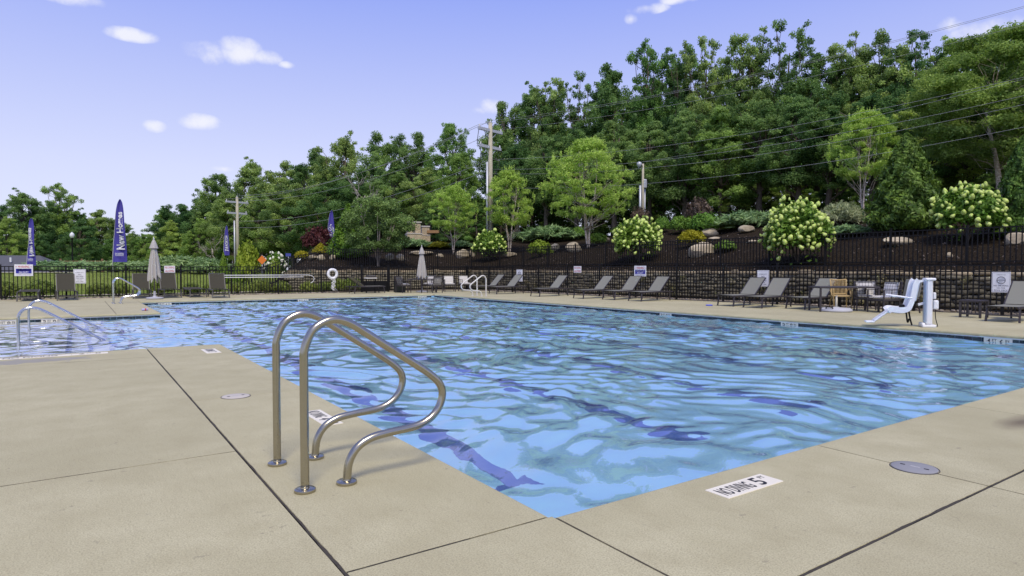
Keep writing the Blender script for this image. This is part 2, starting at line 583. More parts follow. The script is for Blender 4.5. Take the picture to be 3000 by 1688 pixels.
MULCH = ground_mat('black_mulch', (.013, .0095, .006), (.036, .027, .018), (.06, .047, .035), 9, 38, 1.0, 26, ((.16, .14, .12), 55))
GRASS = ground_mat('mown_grass', (.15, .21, .035), (.21, .27, .055), (.26, .24, .09), .7, 9, .6, 60)
SOIL = ground_mat('gravel_soil', (.16, .13, .09), (.24, .20, .15), (.07, .06, .05), 5, 30, .8, 40)
FOREST_FLOOR = ground_mat('leaf_litter', (.020, .018, .010), (.035, .03, .016), (.03, .05, .012), .6, 7, .8, 12)

# ------------------------------------------------------------------ terrain
PX1, PY1, BAY0, BAY1 = 12.6, 25.7, 9.0, 18.3      # pool: main basin 0..PX1 x 0..PY1, shallow bay x<0, BAY0..BAY1
ZW = -0.14                                       # water level


def sstep(x, a=0.0, b=1.0):
    t = np.clip((np.asarray(x, float) - a) / (b - a), 0, 1)
    return t * t * (3 - 2 * t)


def fence_x(y):
    return 17.2 + (28 - y) * .0625


FAR_Y = 30.2
E0 = np.array([7.3, 32.8])
# centre line of the retaining wall: from its left end along the far side, round the corner, down the right side
wp = [E0 + np.array([-9 + i * .75, 0]) for i in range(12)]          # the bank runs on 9 m past the wall's end
wp += [E0 + np.array([i * .5, 0]) for i in range(0, 19)]
cx, cy = 16.7, 30.9
for i in range(1, 9):
    a = math.pi / 2 * (1 - i / 9)
    wp.append(np.array([cx + 1.95 * math.cos(a), cy + 1.9 * math.sin(a)]))
yy = 30.6
while yy > -14:
    wp.append(np.array([fence_x(yy) + 1.75, yy]))
    yy -= .5
WP = np.array(wp)
WT = np.concatenate([[0], np.cumsum(np.linalg.norm(np.diff(WP, axis=0), axis=1))]) - 9.0
WD = np.gradient(WP, axis=0)
WD /= np.linalg.norm(WD, axis=1)[:, None]
WN = np.stack([-WD[:, 1], WD[:, 0]], 1)            # outward (uphill) normal


def lawn_z(x, y):
    z = 1.0 * sstep(y, 33, 52) * sstep(-np.asarray(x, float), -22, -8)
    z = z - 2.6 * sstep(y, 55, 68) * sstep(-np.asarray(x, float), 7, 14)
    return z - 2.2 * sstep(y, 66, 110)


def bank_h(t, s):
    t = np.asarray(t, float); s = np.asarray(s, float)
    k = sstep(t - .33 * s, -3.0, 2.0)
    u = np.clip(-t / 1.6, 0, 1)
    b0 = 1.12 * (1 - u) + 1.12 * sstep(s, 0, 4) * u
    h = b0 + (.50 + .50 * sstep(t, 2, 20)) * np.interp(s, [0, 1, 3, 6, 10, 15, 20, 30, 45, 70, 110], [0, .27, .85, 1.65, 2.6, 3.35, 3.75, 4.7, 6.6, 9.5, 12])
    h = h + .10 * np.sin(t * .9 + s * .5) * sstep(s, 1.5, 4) + .06 * np.sin(t * 2.1 - s * 1.1) * sstep(s, 1.5, 4)
    return h * k + (-.3) * (1 - k)


def terrain(x, y):
    p = np.array([x, y])
    d = p - WP
    i = int(np.argmin((d ** 2).sum(1)))
    s = float(d[i] @ WN[i])
    g = float(lawn_z(x, y)) if y > 31 else 0.0
    if s > 0:
        along = float(d[i] @ WD[i])
        r = math.hypot(*d[i])
        if i == 0 and along < -.5: return g
        return max(g, float(bank_h(WT[i], r if abs(along) > .4 else s)))
    return g


def hit(px, py, dmin=19.0, dmax=160.0):
    """where the sight line through a photograph pixel meets the terrain"""
    d = dmin
    while d < dmax:
        p = at(px, py, d)
        if p[2] <= terrain(p[0], p[1]):
            return np.array([p[0], p[1], terrain(p[0], p[1])])
        d += .2
    print('no terrain under', px, py)
    p = at(px, py, 44.0); return np.array([p[0], p[1], terrain(p[0], p[1])])


# bank strip
S = np.array([0.22, .5, .9, 1.4, 2, 2.7, 3.5, 4.4, 5.4, 6.5, 7.7, 9, 10.4, 12, 14, 17, 21, 27, 35, 48, 70, 110])
nt, ns = len(WP), len(S)
V = np.zeros((nt, ns, 3))
V[..., :2] = WP[:, None, :] + WN[:, None, :] * S[None, :, None]
V[..., 2] = bank_h(WT[:, None], S[None, :])
idx = np.arange(nt * ns).reshape(nt, ns)


def quads(ix):
    return np.stack([ix[:-1, :-1], ix[1:, :-1], ix[1:, 1:], ix[:-1, 1:]], -1).reshape(-1, 4)


SPLIT = 15
bank = link('mulch_bank', nmesh('mulch_bank', V.reshape(-1, 3), quads(idx[:, :SPLIT])[:, ::-1], MULCH, smooth=True))
tag(bank, 'sloping bank covered in black mulch above the stone wall', kind='structure')
hill = link('forest_ground', nmesh('forest_ground', V.reshape(-1, 3), quads(idx[:, SPLIT - 1:])[:, ::-1], FOREST_FLOOR, smooth=True))
tag(hill, 'dark leaf-littered ground of the wood', kind='structure')

# ground sheet with a hole for the deck and pool
gx = np.array([-1500, -500, -200, -110, -70, -50, -38, -30, -24, -18, -14, -9, -6, -3, 0, 3, 6, 9, 12, 15, 19.4, 24, 30, 40, 60, 100, 200, 500, 1500.])
gy = np.array([-1500, -400, -100, -40, -20, -8, 0, 8, 16, 24, 30.4, 32, 34, 36, 38, 40, 43, 46, 49, 52, 56, 60, 65, 70, 78, 88, 100, 130, 200, 500, 1500.])
GX, GY = np.meshgrid(gx, gy, indexing='ij')
GZ = np.where(GY > 31, lawn_z(GX, GY), 0.0) - .03
Fq = []
gi = np.arange(GX.size).reshape(GX.shape)
for i in range(len(gx) - 1):
    for j in range(len(gy) - 1):
        if gx[i] >= -9 and gx[i + 1] <= 19.4 and gy[j] >= -8 and gy[j + 1] <= 30.4: continue
        Fq.append((gi[i, j], gi[i + 1, j], gi[i + 1, j + 1], gi[i, j + 1]))
gr = link('ground', nmesh('ground', np.stack([GX, GY, GZ], -1).reshape(-1, 3), Fq, GRASS, smooth=True))
tag(gr, 'mown green lawn beyond the far fence', kind='structure')

# soil strip between fence and wall
m = MB()
ys = np.arange(30.3, -13.5, -.6)
vs = []
for y in ys:
    vs += [(fence_x(y) - .25, y, -.012), (fence_x(y) + 1.9, y, -.008)]
m.add(vs, [(2 * i, 2 * i + 2, 2 * i + 3, 2 * i + 1) for i in range(len(ys) - 1)])
m.add([(-8.9, 30.25, -.014), (17.2, 30.25, -.014), (19.2, 33.0, -.010), (7.0, 33.0, -.010), (-8.9, 31.3, -.014)], [(0, 1, 2, 3, 4)])
tag(m.build('soil_strip', SOIL), 'bare stony soil between the fence and the stone wall', kind='structure')
# concrete walks across the lawn
for nm, lab, x0, x1, y0, y1, zz in (('path', 'pale concrete path just outside the far fence', -40, 9.5, 32.9, 34.2, .012), ('sidewalk', 'pale far pavement crossing the lawn', -90, -2, 50.5, 52.0, .03)):
    m = MB()
    xs = np.linspace(x0, x1, 30)
    vs = []
    for x in xs:
        for y in (y0, y1): vs.append((x, y, float(lawn_z(x, y)) + zz))
    m.add(vs, [(2 * i, 2 * i + 2, 2 * i + 3, 2 * i + 1) for i in range(len(xs) - 1)])
    tag(m.build(nm, mat('pale_path', (.45, .38, .29), .9, noise=.12, nscale=1.5)), lab, kind='structure')

# ------------------------------------------------------------------ pool deck of concrete slabs
deck = empty('pool_deck')
tag(deck, 'tan brushed concrete pool deck with joints', kind='structure')


def slab(x0, x1, y0, y1, pool='', gap=(.002, .002, .002, .002)):
    """pool: sides that overhang the pool (W E S N); gap: half joint on W E S N"""
    ins, ext = {}, {}
    for k, side in enumerate('WESN'):
        ins[side] = .040 if side in pool else .004
        ext[side] = .0 if side in pool else -gap[k]
    vs, fs = [], []
    prof = []
    for a in (0, 25, 50, 70, 90):
        prof.append((1 - math.sin(R(a)), -.042 * (1 - math.sin(R(a))) if a else -.042))
    prof = [(1.0 if a == 0 else 0, 0) for a in ()]
    rings = []
    for a in (0, 22, 45, 67, 90):
        c_, s_ = 1 - math.cos(R(a)), math.sin(R(a))
        rings.append((c_, -.040 * (1 - s_)))
    rings = [(0, -.062)] + rings
    for c_, z in rings:
        vs += [(x0 - ext['W'] + ins['W'] * c_, y0 - ext['S'] + ins['S'] * c_, z), (x1 + ext['E'] - ins['E'] * c_, y0 - ext['S'] + ins['S'] * c_, z),
               (x1 + ext['E'] - ins['E'] * c_, y1 + ext['N'] - ins['N'] * c_, z), (x0 - ext['W'] + ins['W'] * c_, y1 + ext['N'] - ins['N'] * c_, z)]
    k = len(rings)
    for r in range(k - 1):
        for i in range(4):
            j = (i + 1) % 4
            fs.append((r * 4 + i, r * 4 + j, r * 4 + 4 + j, r * 4 + 4 + i))
    fs.append(tuple(range((k - 1) * 4, k * 4)))
    fs.append((3, 2, 1, 0))
    m = MB().add(vs, fs)
    return m.build('slab', CONC, deck)


BJ, SJ = .006, .0032     # half widths of the expansion joint and the saw cut
xs = [0, 2.35, 4.7, 7.05, 9.4, 12.6]
for a, b in zip(xs, xs[1:]):
    slab(a, b, -1.07, 0, 'N', (SJ, SJ, BJ, 0))
slab(12.6, 13.7, -1.07, 0, '', (SJ, BJ, BJ, SJ))
slab(-1.08, 0, -1.07, 0, '', (BJ, SJ, BJ, SJ))
for a, b in ((-4.3, -1.08), (-1.08, 2.35), (2.35, 5.6), (5.6, 9), (9, 13.7), (13.7, 19.4)):
    slab(a, b, -4.2, -1.07, '', (SJ, SJ, SJ, BJ))
    slab(a, b, -8, -4.2, '', (SJ, SJ, SJ, SJ))
for a, b in ((-9, -4.3), (-4.3, -1.08)):
    e = BJ if b > -2 else SJ
    if a < -5:
        slab(a, b, -8, -4.2); slab(a, b, -4.2, -1.07)
    slab(a, b, -1.07, 2.13, '', (SJ, e, SJ, SJ))
    slab(a, b, 2.13, 7.85, '', (SJ, e, SJ, .004))
    slab(a, b, 7.85, 9.0, 'N', (SJ, e, .004, 0))
    slab(a, b, 18.3, 22.2, 'S', (SJ, .004, 0, SJ))
    slab(a, b, 22.2, 26.8, '', (SJ, .004, SJ, SJ))
slab(-1.08, 0, 0, 4.14, 'E', (BJ, 0, SJ, .001))
slab(-1.08, 0, 4.14, 9.0, 'EN', (BJ, 0, .001, 0))
slab(-1.08, 0, 18.3, 25.7, 'SE', (.004, 0, 0, SJ))
slab(-1.08, 0, 25.7, 26.8, '', (.004, SJ, SJ, SJ))
xs = [0, 2.4, 4.8, 7.2, 9.6, 12.6]
for a, b in zip(xs, xs[1:]):
    slab(a, b, 25.7, 26.8, 'S', (SJ, SJ, 0, SJ))
slab(12.6, 13.7, 25.7, 26.8)
xs = [-9, -6, -3, 0, 3, 6, 9, 12, 15, 17.3]
for a, b in zip(xs, xs[1:]):
    slab(a, b, 26.8, 30.4)
ys = [0, 2.4, 4.8, 7.2, 9.6, 12, 14.4, 16.8, 19.2, 21.6, 25.7]
for a, b in zip(ys, ys[1:]):
    slab(12.6, 13.7, a, b, 'W', (0, SJ, SJ, SJ))
ys = [-1.07, 2.4, 5.4, 8.4, 11.4, 14.4, 17.4, 20.4, 23.6, 26.8]
for a, b in zip(ys, ys[1:]):
    slab(13.7, fence_x((a + b) / 2) + .15, a, b)
# dark filler in the joints
m = MB()
for x0, x1, y0, y1 in ((-9, 19.3, -8, -.07), (-9, -.07, -.07, 8.93), (12.67, 19.3, -.07, 30.4), (-9, 12.67, 25.77, 30.4), (-9, -.07, 18.37, 25.77)):
    m.add([(x0, y0, -.012), (x1, y0, -.012), (x1, y1, -.012), (x0, y1, -.012)], [(0, 1, 2, 3)])
m.build('joint_filler', mat('joint_dirt', (.018, .015, .011), .95, noise=.4, nscale=30), deck)
# crumbling dark sealant along the expansion joints
rj = random.Random(5)
for horiz, c0_, a, b, mx_ in ((0, -1.08, -4.2, 9.0, .010), (1, -1.07, -1.08, 13.7, .010), (1, 2.13, -9, -1.09, .0042), (1, 7.85, -9, -1.09, .007), (0, 0, -1.06, -.04, .0042), (1, 0, -1.07, -.04, .0042), (0, 2.35, -4.2, -.05, .0038), (0, -1.08, 18.35, 26.8, .010)):
    m = MB(); vs = []
    n_ = int((b - a) / .025)
    w1, w2 = .008, .008
    for i in range(n_ + 1):
        t = a + (b - a) * i / n_
        w1 = min(mx_, max(mx_ * .35, w1 + rj.uniform(-.25, .25) * mx_)); w2 = min(mx_, max(mx_ * .35, w2 + rj.uniform(-.25, .25) * mx_))
        for w_ in (-w1, w2):
            vs.append((t, c0_ + w_, .0006) if horiz else (c0_ + w_, t, .0006))
    m.add(vs, [(2 * i, 2 * i + 1, 2 * i + 3, 2 * i + 2) for i in range(n_)])
    m.build('joint_sealant', mat('joint_sealant', (.05, .042, .03), .95, noise=.6, nscale=60), deck)

# ------------------------------------------------------------------ pool basin
pool = empty('pool_basin')
tag(pool, 'pale blue swimming pool basin with dark lane lines', kind='structure')
OV = .035                                          # coping overhang


def floor_z(y):
    return -1.18 + .25 * y / PY1


m = MB()
X0, X1, Y0, Y1 = -OV, PX1 + OV, -OV, PY1 + OV
ZT = -.06
# floor
m.add([(X0, Y0, floor_z(0)), (X1, Y0, floor_z(0)), (X1, Y1, floor_z(PY1)), (X0, Y1, floor_z(PY1))], [(0, 1, 2, 3)])
# walls
m.add([(X0, Y0, -2), (X1, Y0, -2), (X1, Y1, -2), (X0, Y1, -2), (X0, Y0, ZT), (X1, Y0, ZT), (X1, Y1, ZT), (X0, Y1, ZT),
       (X0, BAY0 - OV, -2), (X0, BAY0 - OV, ZT), (X0, BAY1 + OV, -2), (X0, BAY1 + OV, ZT)],
      [(0, 1, 5, 4), (1, 2, 6, 5), (2, 3, 7, 6), (0, 4, 9, 8), (10, 11, 7, 3)])
# bay: shelf on the left, three steps down to the main basin
steps = [(-8.5, -2.07, -.24), (-2.07, -1.74, -.50), (-1.74, -1.40, -.70), (-1.40, -1.06, -.92), (-1.06, X0, -1.05)]
mp_ = MB()
for a, b, z in steps:
    (mp_ if z > -.8 else m).add([(a, BAY0 - OV, z), (b, BAY0 - OV, z), (b, BAY1 + OV, z), (a, BAY1 + OV, z), (b, BAY0 - OV, z - .6), (b, BAY1 + OV, z - .6)], [(0, 1, 2, 3), (1, 4, 5, 2)])
m.add([(-8.5, BAY0 - OV, -2), (X0, BAY0 - OV, -2), (X0, BAY0 - OV, ZT), (-8.5, BAY0 - OV, ZT)], [(0, 1, 2, 3)])
m.add([(-8.5, BAY1 + OV, -2), (X0, BAY1 + OV, -2), (X0, BAY1 + OV, ZT), (-8.5, BAY1 + OV, ZT)], [(3, 2, 1, 0)])
m.add([(-8.5, BAY0 - OV, -2), (-8.5, BAY0 - OV, ZT), (-8.5, BAY1 + OV, ZT), (-8.5, BAY1 + OV, -2)], [(0, 1, 2, 3)])
m.build('plaster_shell', PLASTER, pool)
mp_.build('step_shell', SHEENPL, pool)
for k in range(6):
    x = 1.05 + 2.1 * k
    m = MB()
    ya, yb = 1.9, PY1 - 1.9
    for x0, x1, y0, y1 in ((x - .12, x + .12, ya, yb), (x - .26, x + .26, ya - .16, ya), (x - .26, x + .26, yb, yb + .16)):
        m.add([(x0, y0, floor_z(y0) + .005), (x1, y0, floor_z(y0) + .005), (x1, y1, floor_z(y1) + .005), (x0, y1, floor_z(y1) + .005)], [(0, 1, 2, 3)])
    m.build('lane_line', LANEBLUE, pool)
for x, z in ((-2.07, -.24), (-1.74, -.50), (-1.40, -.70), (-1.06, -.92)):
    m = MB()
    m.box((x - .04, (BAY0 + BAY1) / 2, z + .004), (.075, BAY1 - BAY0, .008))
    m.box((x + .003, (BAY0 + BAY1) / 2, z - .03), (.008, BAY1 - BAY0, .06))
    m.build('step_edge_tile', LANEBLUE, pool)
# white bead of grout under the coping, then the waterline band of dark tiles
m = MB()
for c, s in (((PX1 + OV - .012, PY1 / 2, -.0725), (.024, PY1, .021)), ((PX1 / 2, PY1 + OV - .012, -.0725), (PX1, .024, .021)),
             ((-4.25, BAY1 + OV - .012, -.0725), (8.5, .024, .021))):
    m.box(c, s)
m.build('grout_bead', GROUT, pool)
tile_v = MB().box((0, 0, 0), (.012, .146, .150)).mesh('tile', TILE)
tile_h = MB().box((0, 0, 0), (.146, .012, .150)).mesh('tile', TILE)
ZTILE = -.083 - .075
n_t = int(PY1 / .152)
for i in range(n_t):
    link('tile', tile_v, pool, (PX1 + OV - .006, .09 + i * .152, ZTILE))
for i in range(int(PX1 / .152)):
    link('tile', tile_h, pool, (.08 + i * .152, PY1 + OV - .006, ZTILE))
for i in range(46):
    link('tile', tile_h, pool, (-.08 - i * .152, BAY1 + OV - .006, ZTILE))
m = MB()      # bands that face away from the photograph
for i in range(int(PX1 / .152)): m.box((.08 + i * .152, Y0 + .006, ZTILE), (.146, .012, .15))
for i in range(58): m.box((X0 + .006, .09 + i * .152, ZTILE), (.012, .146, .15))
for i in range(46): m.box((-.08 - i * .152, BAY0 - OV + .006, ZTILE), (.146, .012, .15))
for i in range(47): m.box((X0 + .006, BAY1 + .15 + i * .152, ZTILE), (.012, .146, .15))
tag(m.build('tile_band', TILE, pool), kind='stuff')

# ------------------------------------------------------------------ water
def waves(x, y):
    rs = np.random.RandomState(11)
    z = np.zeros_like(x)
    # domain warp keeps the ripples from reading as straight wave trains
    wx = x + .35 * np.sin(.9 * y + .7 * x + 1.0) + .18 * np.sin(2.3 * y - 1.1 * x)
    wy = y + .35 * np.sin(1.1 * x - .5 * y + 2.0) + .18 * np.sin(2.0 * x + 1.7 * y)
    for lam, n, slope in ((2.4, 6, .007), (1.2, 10, .009), (.65, 16, .019), (.38, 24, .027), (.22, 24, .014)):
        for _ in range(n):
            th = rs.uniform(0, 2 * math.pi)
            k = 2 * math.pi / (lam * rs.uniform(.75, 1.35))
            a = slope * rs.uniform(.6, 1.4) / k
            z += a * np.sin(k * (math.cos(th) * wx + math.sin(th) * wy) + rs.uniform(0, 6.3))
    return z


def sheet(x0, x1, y0, y1, step, off):
    nx, ny = int((x1 - x0) / step), int((y1 - y0) / step)
    X, Y = np.meshgrid(np.linspace(x0, x1, nx), np.linspace(y0, y1, ny), indexing='ij')
    amp = 1.0 - .55 * sstep(-X, .5, 3.5)
    Z = ZW + waves(X, Y) * amp
    ix = np.arange(nx * ny).reshape(nx, ny) + off
    return np.stack([X, Y, Z], -1).reshape(-1, 3), quads(ix)


Va, Fa = sheet(X0, X1, Y0, Y1, .04, 0)
Vb, Fb = sheet(-8.5, X0, BAY0 - OV, BAY1 + OV, .045, len(Va))
wat = link('pool_water', nmesh('pool_water', np.concatenate([Va, Vb]), np.concatenate([Fa, Fb]), WATER, smooth=True))
tag(wat, 'rippling clear blue pool water', kind='structure')

# ------------------------------------------------------------------ lettering
def text_mesh(body, U, Vv, w, h, origin, m, shear=0.0, squeeze=True, name='lettering', lift=.0, bold=.016):
    """flat lettering of width w and height h; U, Vv are its reading and up directions, origin its centre"""
    cu = bpy.data.curves.new(name, 'FONT')
    cu.body = body; cu.align_x = 'CENTER'; cu.align_y = 'CENTER'; cu.size = 1.0; cu.shear = shear; cu.resolution_u = 3
    cu.space_line = .85; cu.offset = bold
    to = bpy.data.objects.new('tmp', cu); COL.objects.link(to)
    dg = bpy.context.evaluated_depsgraph_get()
    me = bpy.data.meshes.new_from_object(to.evaluated_get(dg))
    bpy.data.objects.remove(to, do_unlink=True); bpy.data.curves.remove(cu)
    n = len(me.vertices)
    co = np.zeros(n * 3); me.vertices.foreach_get('co', co); co = co.reshape(-1, 3)
    lo, hi = co.min(0), co.max(0)
    uv = (co[:, :2] - (lo + hi)[:2] / 2) / (hi - lo)[:2]
    U, Vv, origin = map(lambda q: np.array(q, float), (U, Vv, origin))
    N = np.cross(U, Vv)
    co = origin + N * lift + uv[:, :1] * w * U + uv[:, 1:2] * h * Vv
    me.vertices.foreach_set('co', co.ravel()); me.update()
    me.materials.clear(); me.materials.append(m)
    return me


# ------------------------------------------------------------------ fences
POST = MB().rbox((0, 0, 0), (.07, .07, 1.0), .006).mesh('post', BLACKM)
CAPM = MB().rbox((0, 0, .012), (.084, .084, .024), .008).mesh('cap', BLACKM)
PICK = MB().box((0, 0, .5), (.029, .029, 1.0)).mesh('picket', BLACKM)


def fence(name, pts, zf, H, label, limit=300, gap=.132, panel=2.2, topoff=(.0, .17), zb=.07):
    root = empty(name, (0, 0, 0), 0, label, 'fence')
    pts = [np.array(p, float) for p in pts]
    seg = [np.linalg.norm(b - a) for a, b in zip(pts, pts[1:])]
    L = sum(seg)

    def P(s):
        for (a, b), q in zip(zip(pts, pts[1:]), seg):
            if s <= q + 1e-6: return a + (b - a) * (s / q)
            s -= q
        return pts[-1]
    n = max(1, round(L / panel))
    prev = None
    picks = []
    for i in range(n + 1):
        p = P(L * i / n); z = zf(*p)
        o = link('post', POST, root, (p[0], p[1], z + (H + .05) / 2 - .02), None, (1, 1, H + .09))
        link('cap', CAPM, root, (p[0], p[1], z + H + .065))
        if prev is not None:
            a, za = prev
            m = MB()
            for dz in (H - topoff[0] - .012, H - topoff[1] - .012, zb + .04):
                m.bar((a[0], a[1], za + dz), (p[0], p[1], z + dz), .040, .034)
            m.build('rail', BLACKM, root)
            d = np.linalg.norm(p - a)
            k = int(d / gap)
            for j in range(1, k):
                q = a + (p - a) * j / k
                zz = za + (z - za) * j / k
                picks.append((q[0], q[1], zz))
        prev = (p, z)
    picks.sort(key=lambda q: (q[0] - CAM[0]) ** 2 + (q[1] - CAM[1]) ** 2)
    for q in picks[:limit]:
        link('picket', PICK, root, (q[0], q[1], q[2] + zb), None, (1, 1, H - zb - .015))
    if picks[limit:]:
        m = MB()
        for q in picks[limit:]:
            m.box((q[0], q[1], q[2] + zb + (H - zb - .015) / 2), (.029, .029, H - zb - .015))
        tag(m.build('pickets', BLACKM, root), kind='stuff')
    return root


flat0 = lambda x, y: 0.0
fence('far_fence', [(-8.8, FAR_Y), (17.06, FAR_Y)], flat0, 1.36, 'black metal picket fence across the far end of the pool deck', gap=.128)
fence('side_fence', [(17.10, FAR_Y - .1), (fence_x(-2.2), -2.2)], flat0, 1.36, 'black metal picket fence along the right side behind the grey loungers', gap=.132)
i0, i1 = 10, len(WP) - 22
up = [tuple(WP[i] + WN[i] * .95) for i in range(i0, i1, 4)]
ups = lambda x, y: max(0.0, terrain(x, y))
fence('slope_fence', up, ups, 1.16, 'black metal picket fence on the mulch slope above the stone wall', limit=300)

# ------------------------------------------------------------------ stone retaining wall
rnd = random.Random(7)


def pillow(seed, n=8):
    r_ = random.Random(seed)
    vs, fs = [], []
    rings = [(-.5, .62), (-.34, .93), (.0, 1.0), (.34, .95), (.5, .6)]
    for x, k in rings:
        for i in range(n):
            a = 2 * math.pi * (i + .5) / n
            c, s = math.cos(a), math.sin(a)
            e = lambda v: math.copysign(abs(v) ** .62, v)
            vs.append((x + r_.uniform(-.03, .03), e(c) * .5 * k * r_.uniform(.92, 1.04), e(s) * .5 * k * r_.uniform(.90, 1.05)))
    for r in range(len(rings) - 1):
        for i in range(n):
            j = (i + 1) % n
            fs.append((r * n + i, r * n + j, r * n + n + j, r * n + n + i))
    fs.append(tuple(reversed(range(n)))); fs.append(tuple(range((len(rings) - 1) * n, len(rings) * n)))
    return MB().add(vs, fs)


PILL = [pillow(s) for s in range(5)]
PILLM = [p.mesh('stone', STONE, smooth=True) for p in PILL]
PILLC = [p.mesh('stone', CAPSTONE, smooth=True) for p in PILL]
wall = empty('retaining_wall', (0, 0, 0), 0, 'low retaining wall of stacked rounded tan stones behind the side fence', 'wall')
iw0 = 12
stones = []
ROWH = .141
for row in range(8):
    t = WT[iw0] + (row % 2) * .2
    while t < WT[-1] - .6:
        ln = rnd.uniform(.26, .60)
        tc = t + ln / 2
        i = int(np.searchsorted(WT, tc)); i = min(i, len(WP) - 1)
        f = (tc - WT[i - 1]) / (WT[i] - WT[i - 1])
        p = WP[i - 1] + (WP[i] - WP[i - 1]) * f
        d = WD[i]
        off = -.02 - .012 * (7 - row) * .6 + rnd.uniform(-.02, .02)
        stones.append((p[0] + WN[i][0] * (off + .1), p[1] + WN[i][1] * (off + .1), .05 + ROWH * (row + .5) + rnd.uniform(-.02, .02), math.atan2(d[1], d[0]) + rnd.uniform(-.06, .06), rnd.uniform(-.09, .09), ln * 1.08, rnd.uniform(.24, .36), ROWH * rnd.uniform(1.02, 1.32), rnd.randrange(5), row))
        t += ln
stones.sort(key=lambda s: (s[0] - CAM[0]) ** 2 + (s[1] - CAM[1]) ** 2 if s[1] > 1.0 else 1e6)
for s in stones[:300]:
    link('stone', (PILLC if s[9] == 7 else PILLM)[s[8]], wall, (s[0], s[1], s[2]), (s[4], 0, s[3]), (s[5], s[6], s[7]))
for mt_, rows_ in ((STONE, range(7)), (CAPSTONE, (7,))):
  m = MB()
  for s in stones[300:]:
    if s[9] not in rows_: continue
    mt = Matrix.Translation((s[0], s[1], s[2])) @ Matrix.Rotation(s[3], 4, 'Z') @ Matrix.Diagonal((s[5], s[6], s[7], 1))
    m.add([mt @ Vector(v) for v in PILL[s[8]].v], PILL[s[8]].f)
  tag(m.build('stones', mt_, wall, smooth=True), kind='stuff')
m = MB()
vs = []
for i in range(iw0, len(WP)):
    a = WP[i] + WN[i] * .16
    vs += [(a[0], a[1], -.1), (a[0], a[1], 1.10)]
m.add(vs, [(2 * k, 2 * k + 2, 2 * k + 3, 2 * k + 1) for k in range(len(vs) // 2 - 1)])
m.build('soil_core', mat('wall_soil', (.03, .025, .018), .95, noise=.4), wall)

# ------------------------------------------------------------------ pool hand rails
RAILP = [(-.93, 0), (-.93, .30), (-.93, .70), (-.925, .80), (-.885, .895), (-.82, .945), (-.745, .96), (-.665, .935), (-.57, .875), (-.42, .775), (-.24, .655), (-.155, .595),
         (-.085, .53), (-.06, .46), (-.085, .375), (-.15, .31), (-.25, .275), (-.42, .262), (-.54, .245), (-.625, .20), (-.675, .12), (-.69, 0)]


def figure_rail(name, mirror, x0, y, m, label, group=None, scale=1.0, tube=.0242):
    root = empty(name, (x0, y, 0), 0, label, 'handrail', group)
    path = [(p[0] * scale * mirror, 0, p[1] * scale) for p in RAILP]
    MB().tube(catmull(path, 5), tube, 14).build('tube', m, root, smooth=True)
    for x in (-.93, -.69):
        MB().lathe([(.001, .0), (.057, .0), (.060, .006), (.058, .016), (.050, .021), (.026, .023), (.0245, .03)], (x * scale * mirror, 0, 0), 24).build('floor_flange', m, root, smooth=True, angle=40)
    return root


figure_rail('pool_handrail', 1, 0, 1.06, STEEL, 'curved steel pool handrail nearest the camera on the left deck edge')
figure_rail('pool_handrail', 1, 0, 1.66, STEEL, 'curved steel pool handrail standing just behind the nearest one')
figure_rail('pool_handrail', 1, 0, 24.4, CHROME, 'shiny curved handrail at the far left deck corner, front one of the pair', scale=.95)
figure_rail('pool_handrail', 1, 0, 25.0, CHROME, 'shiny curved handrail at the far left deck corner, rear one of the pair', scale=.95)
figure_rail('pool_handrail', -1, PX1, 22.3, PALESTEEL, 'pale curved handrail at the far right pool corner, nearer of the pair', scale=.98, tube=.03)
figure_rail('pool_handrail', -1, PX1, 23.1, PALESTEEL, 'pale curved handrail at the far right pool corner, farther of the pair', scale=.98, tube=.03)
for y, lab in ((12.2, 'sloping steel grab rail over the shallow steps, nearer of the two'), (15.35, 'sloping steel grab rail over the shallow steps, farther of the two')):
    root = empty('step_rail', (-2.87, y, -.42), 0, lab, 'handrail')
    b = .42 + ZW
    path = [(0, 0, 0), (0, 0, b + .1), (0, 0, b + .45), (.02, 0, b + .56), (.09, 0, b + .645), (.19, 0, b + .675), (.29, 0, b + .655), (.40, 0, b + .60), (.8, 0, b + .34), (1.36, 0, b - .03), (1.62, 0, b - .20)]
    MB().tube(catmull(path, 5), .0242, 12).build('tube', CHROME, root, smooth=True)
    MB().tube([(0, 0, b + .035), (.3, 0, b + .04), (.42, 0, b + .03), (.47, 0, b - .02)], .016, 10).build('lower_bar', CHROME, root, smooth=True)
    for x, z in ((0, 0), (1.62, b - .20)):
        MB().lathe([(.001, 0), (.055, 0), (.055, .012), (.026, .02)], (x, 0, z), 16).build('floor_flange', CHROME, root, smooth=True, angle=40)

# ------------------------------------------------------------------ depth markers, skimmer lids
def deck_marker(name, c, U, w, h, parts, label):
    U = np.array(U, float); Vv = np.array([-U[1], U[0], 0])
    root = empty(name, c, 0, label, 'depth marker')
    ang = math.atan2(U[1], U[0])
    widths = [p[0] for p in parts]
    x = -w / 2
    for wd, texts in parts:
        MB().rbox((U[0] * (x + wd / 2), U[1] * (x + wd / 2), .002), (wd - .003, h, .006), .001, Matrix.Rotation(ang, 3, 'Z')).build('tile', MARK, root)
        for body, tw, th, tx, ty in texts:
            o = U * (x + wd / 2 + tx) + Vv * ty
            link('lettering', text_mesh(body, U, Vv, tw, th, (o[0], o[1], .0058), INK), root)
        x += wd
    return root


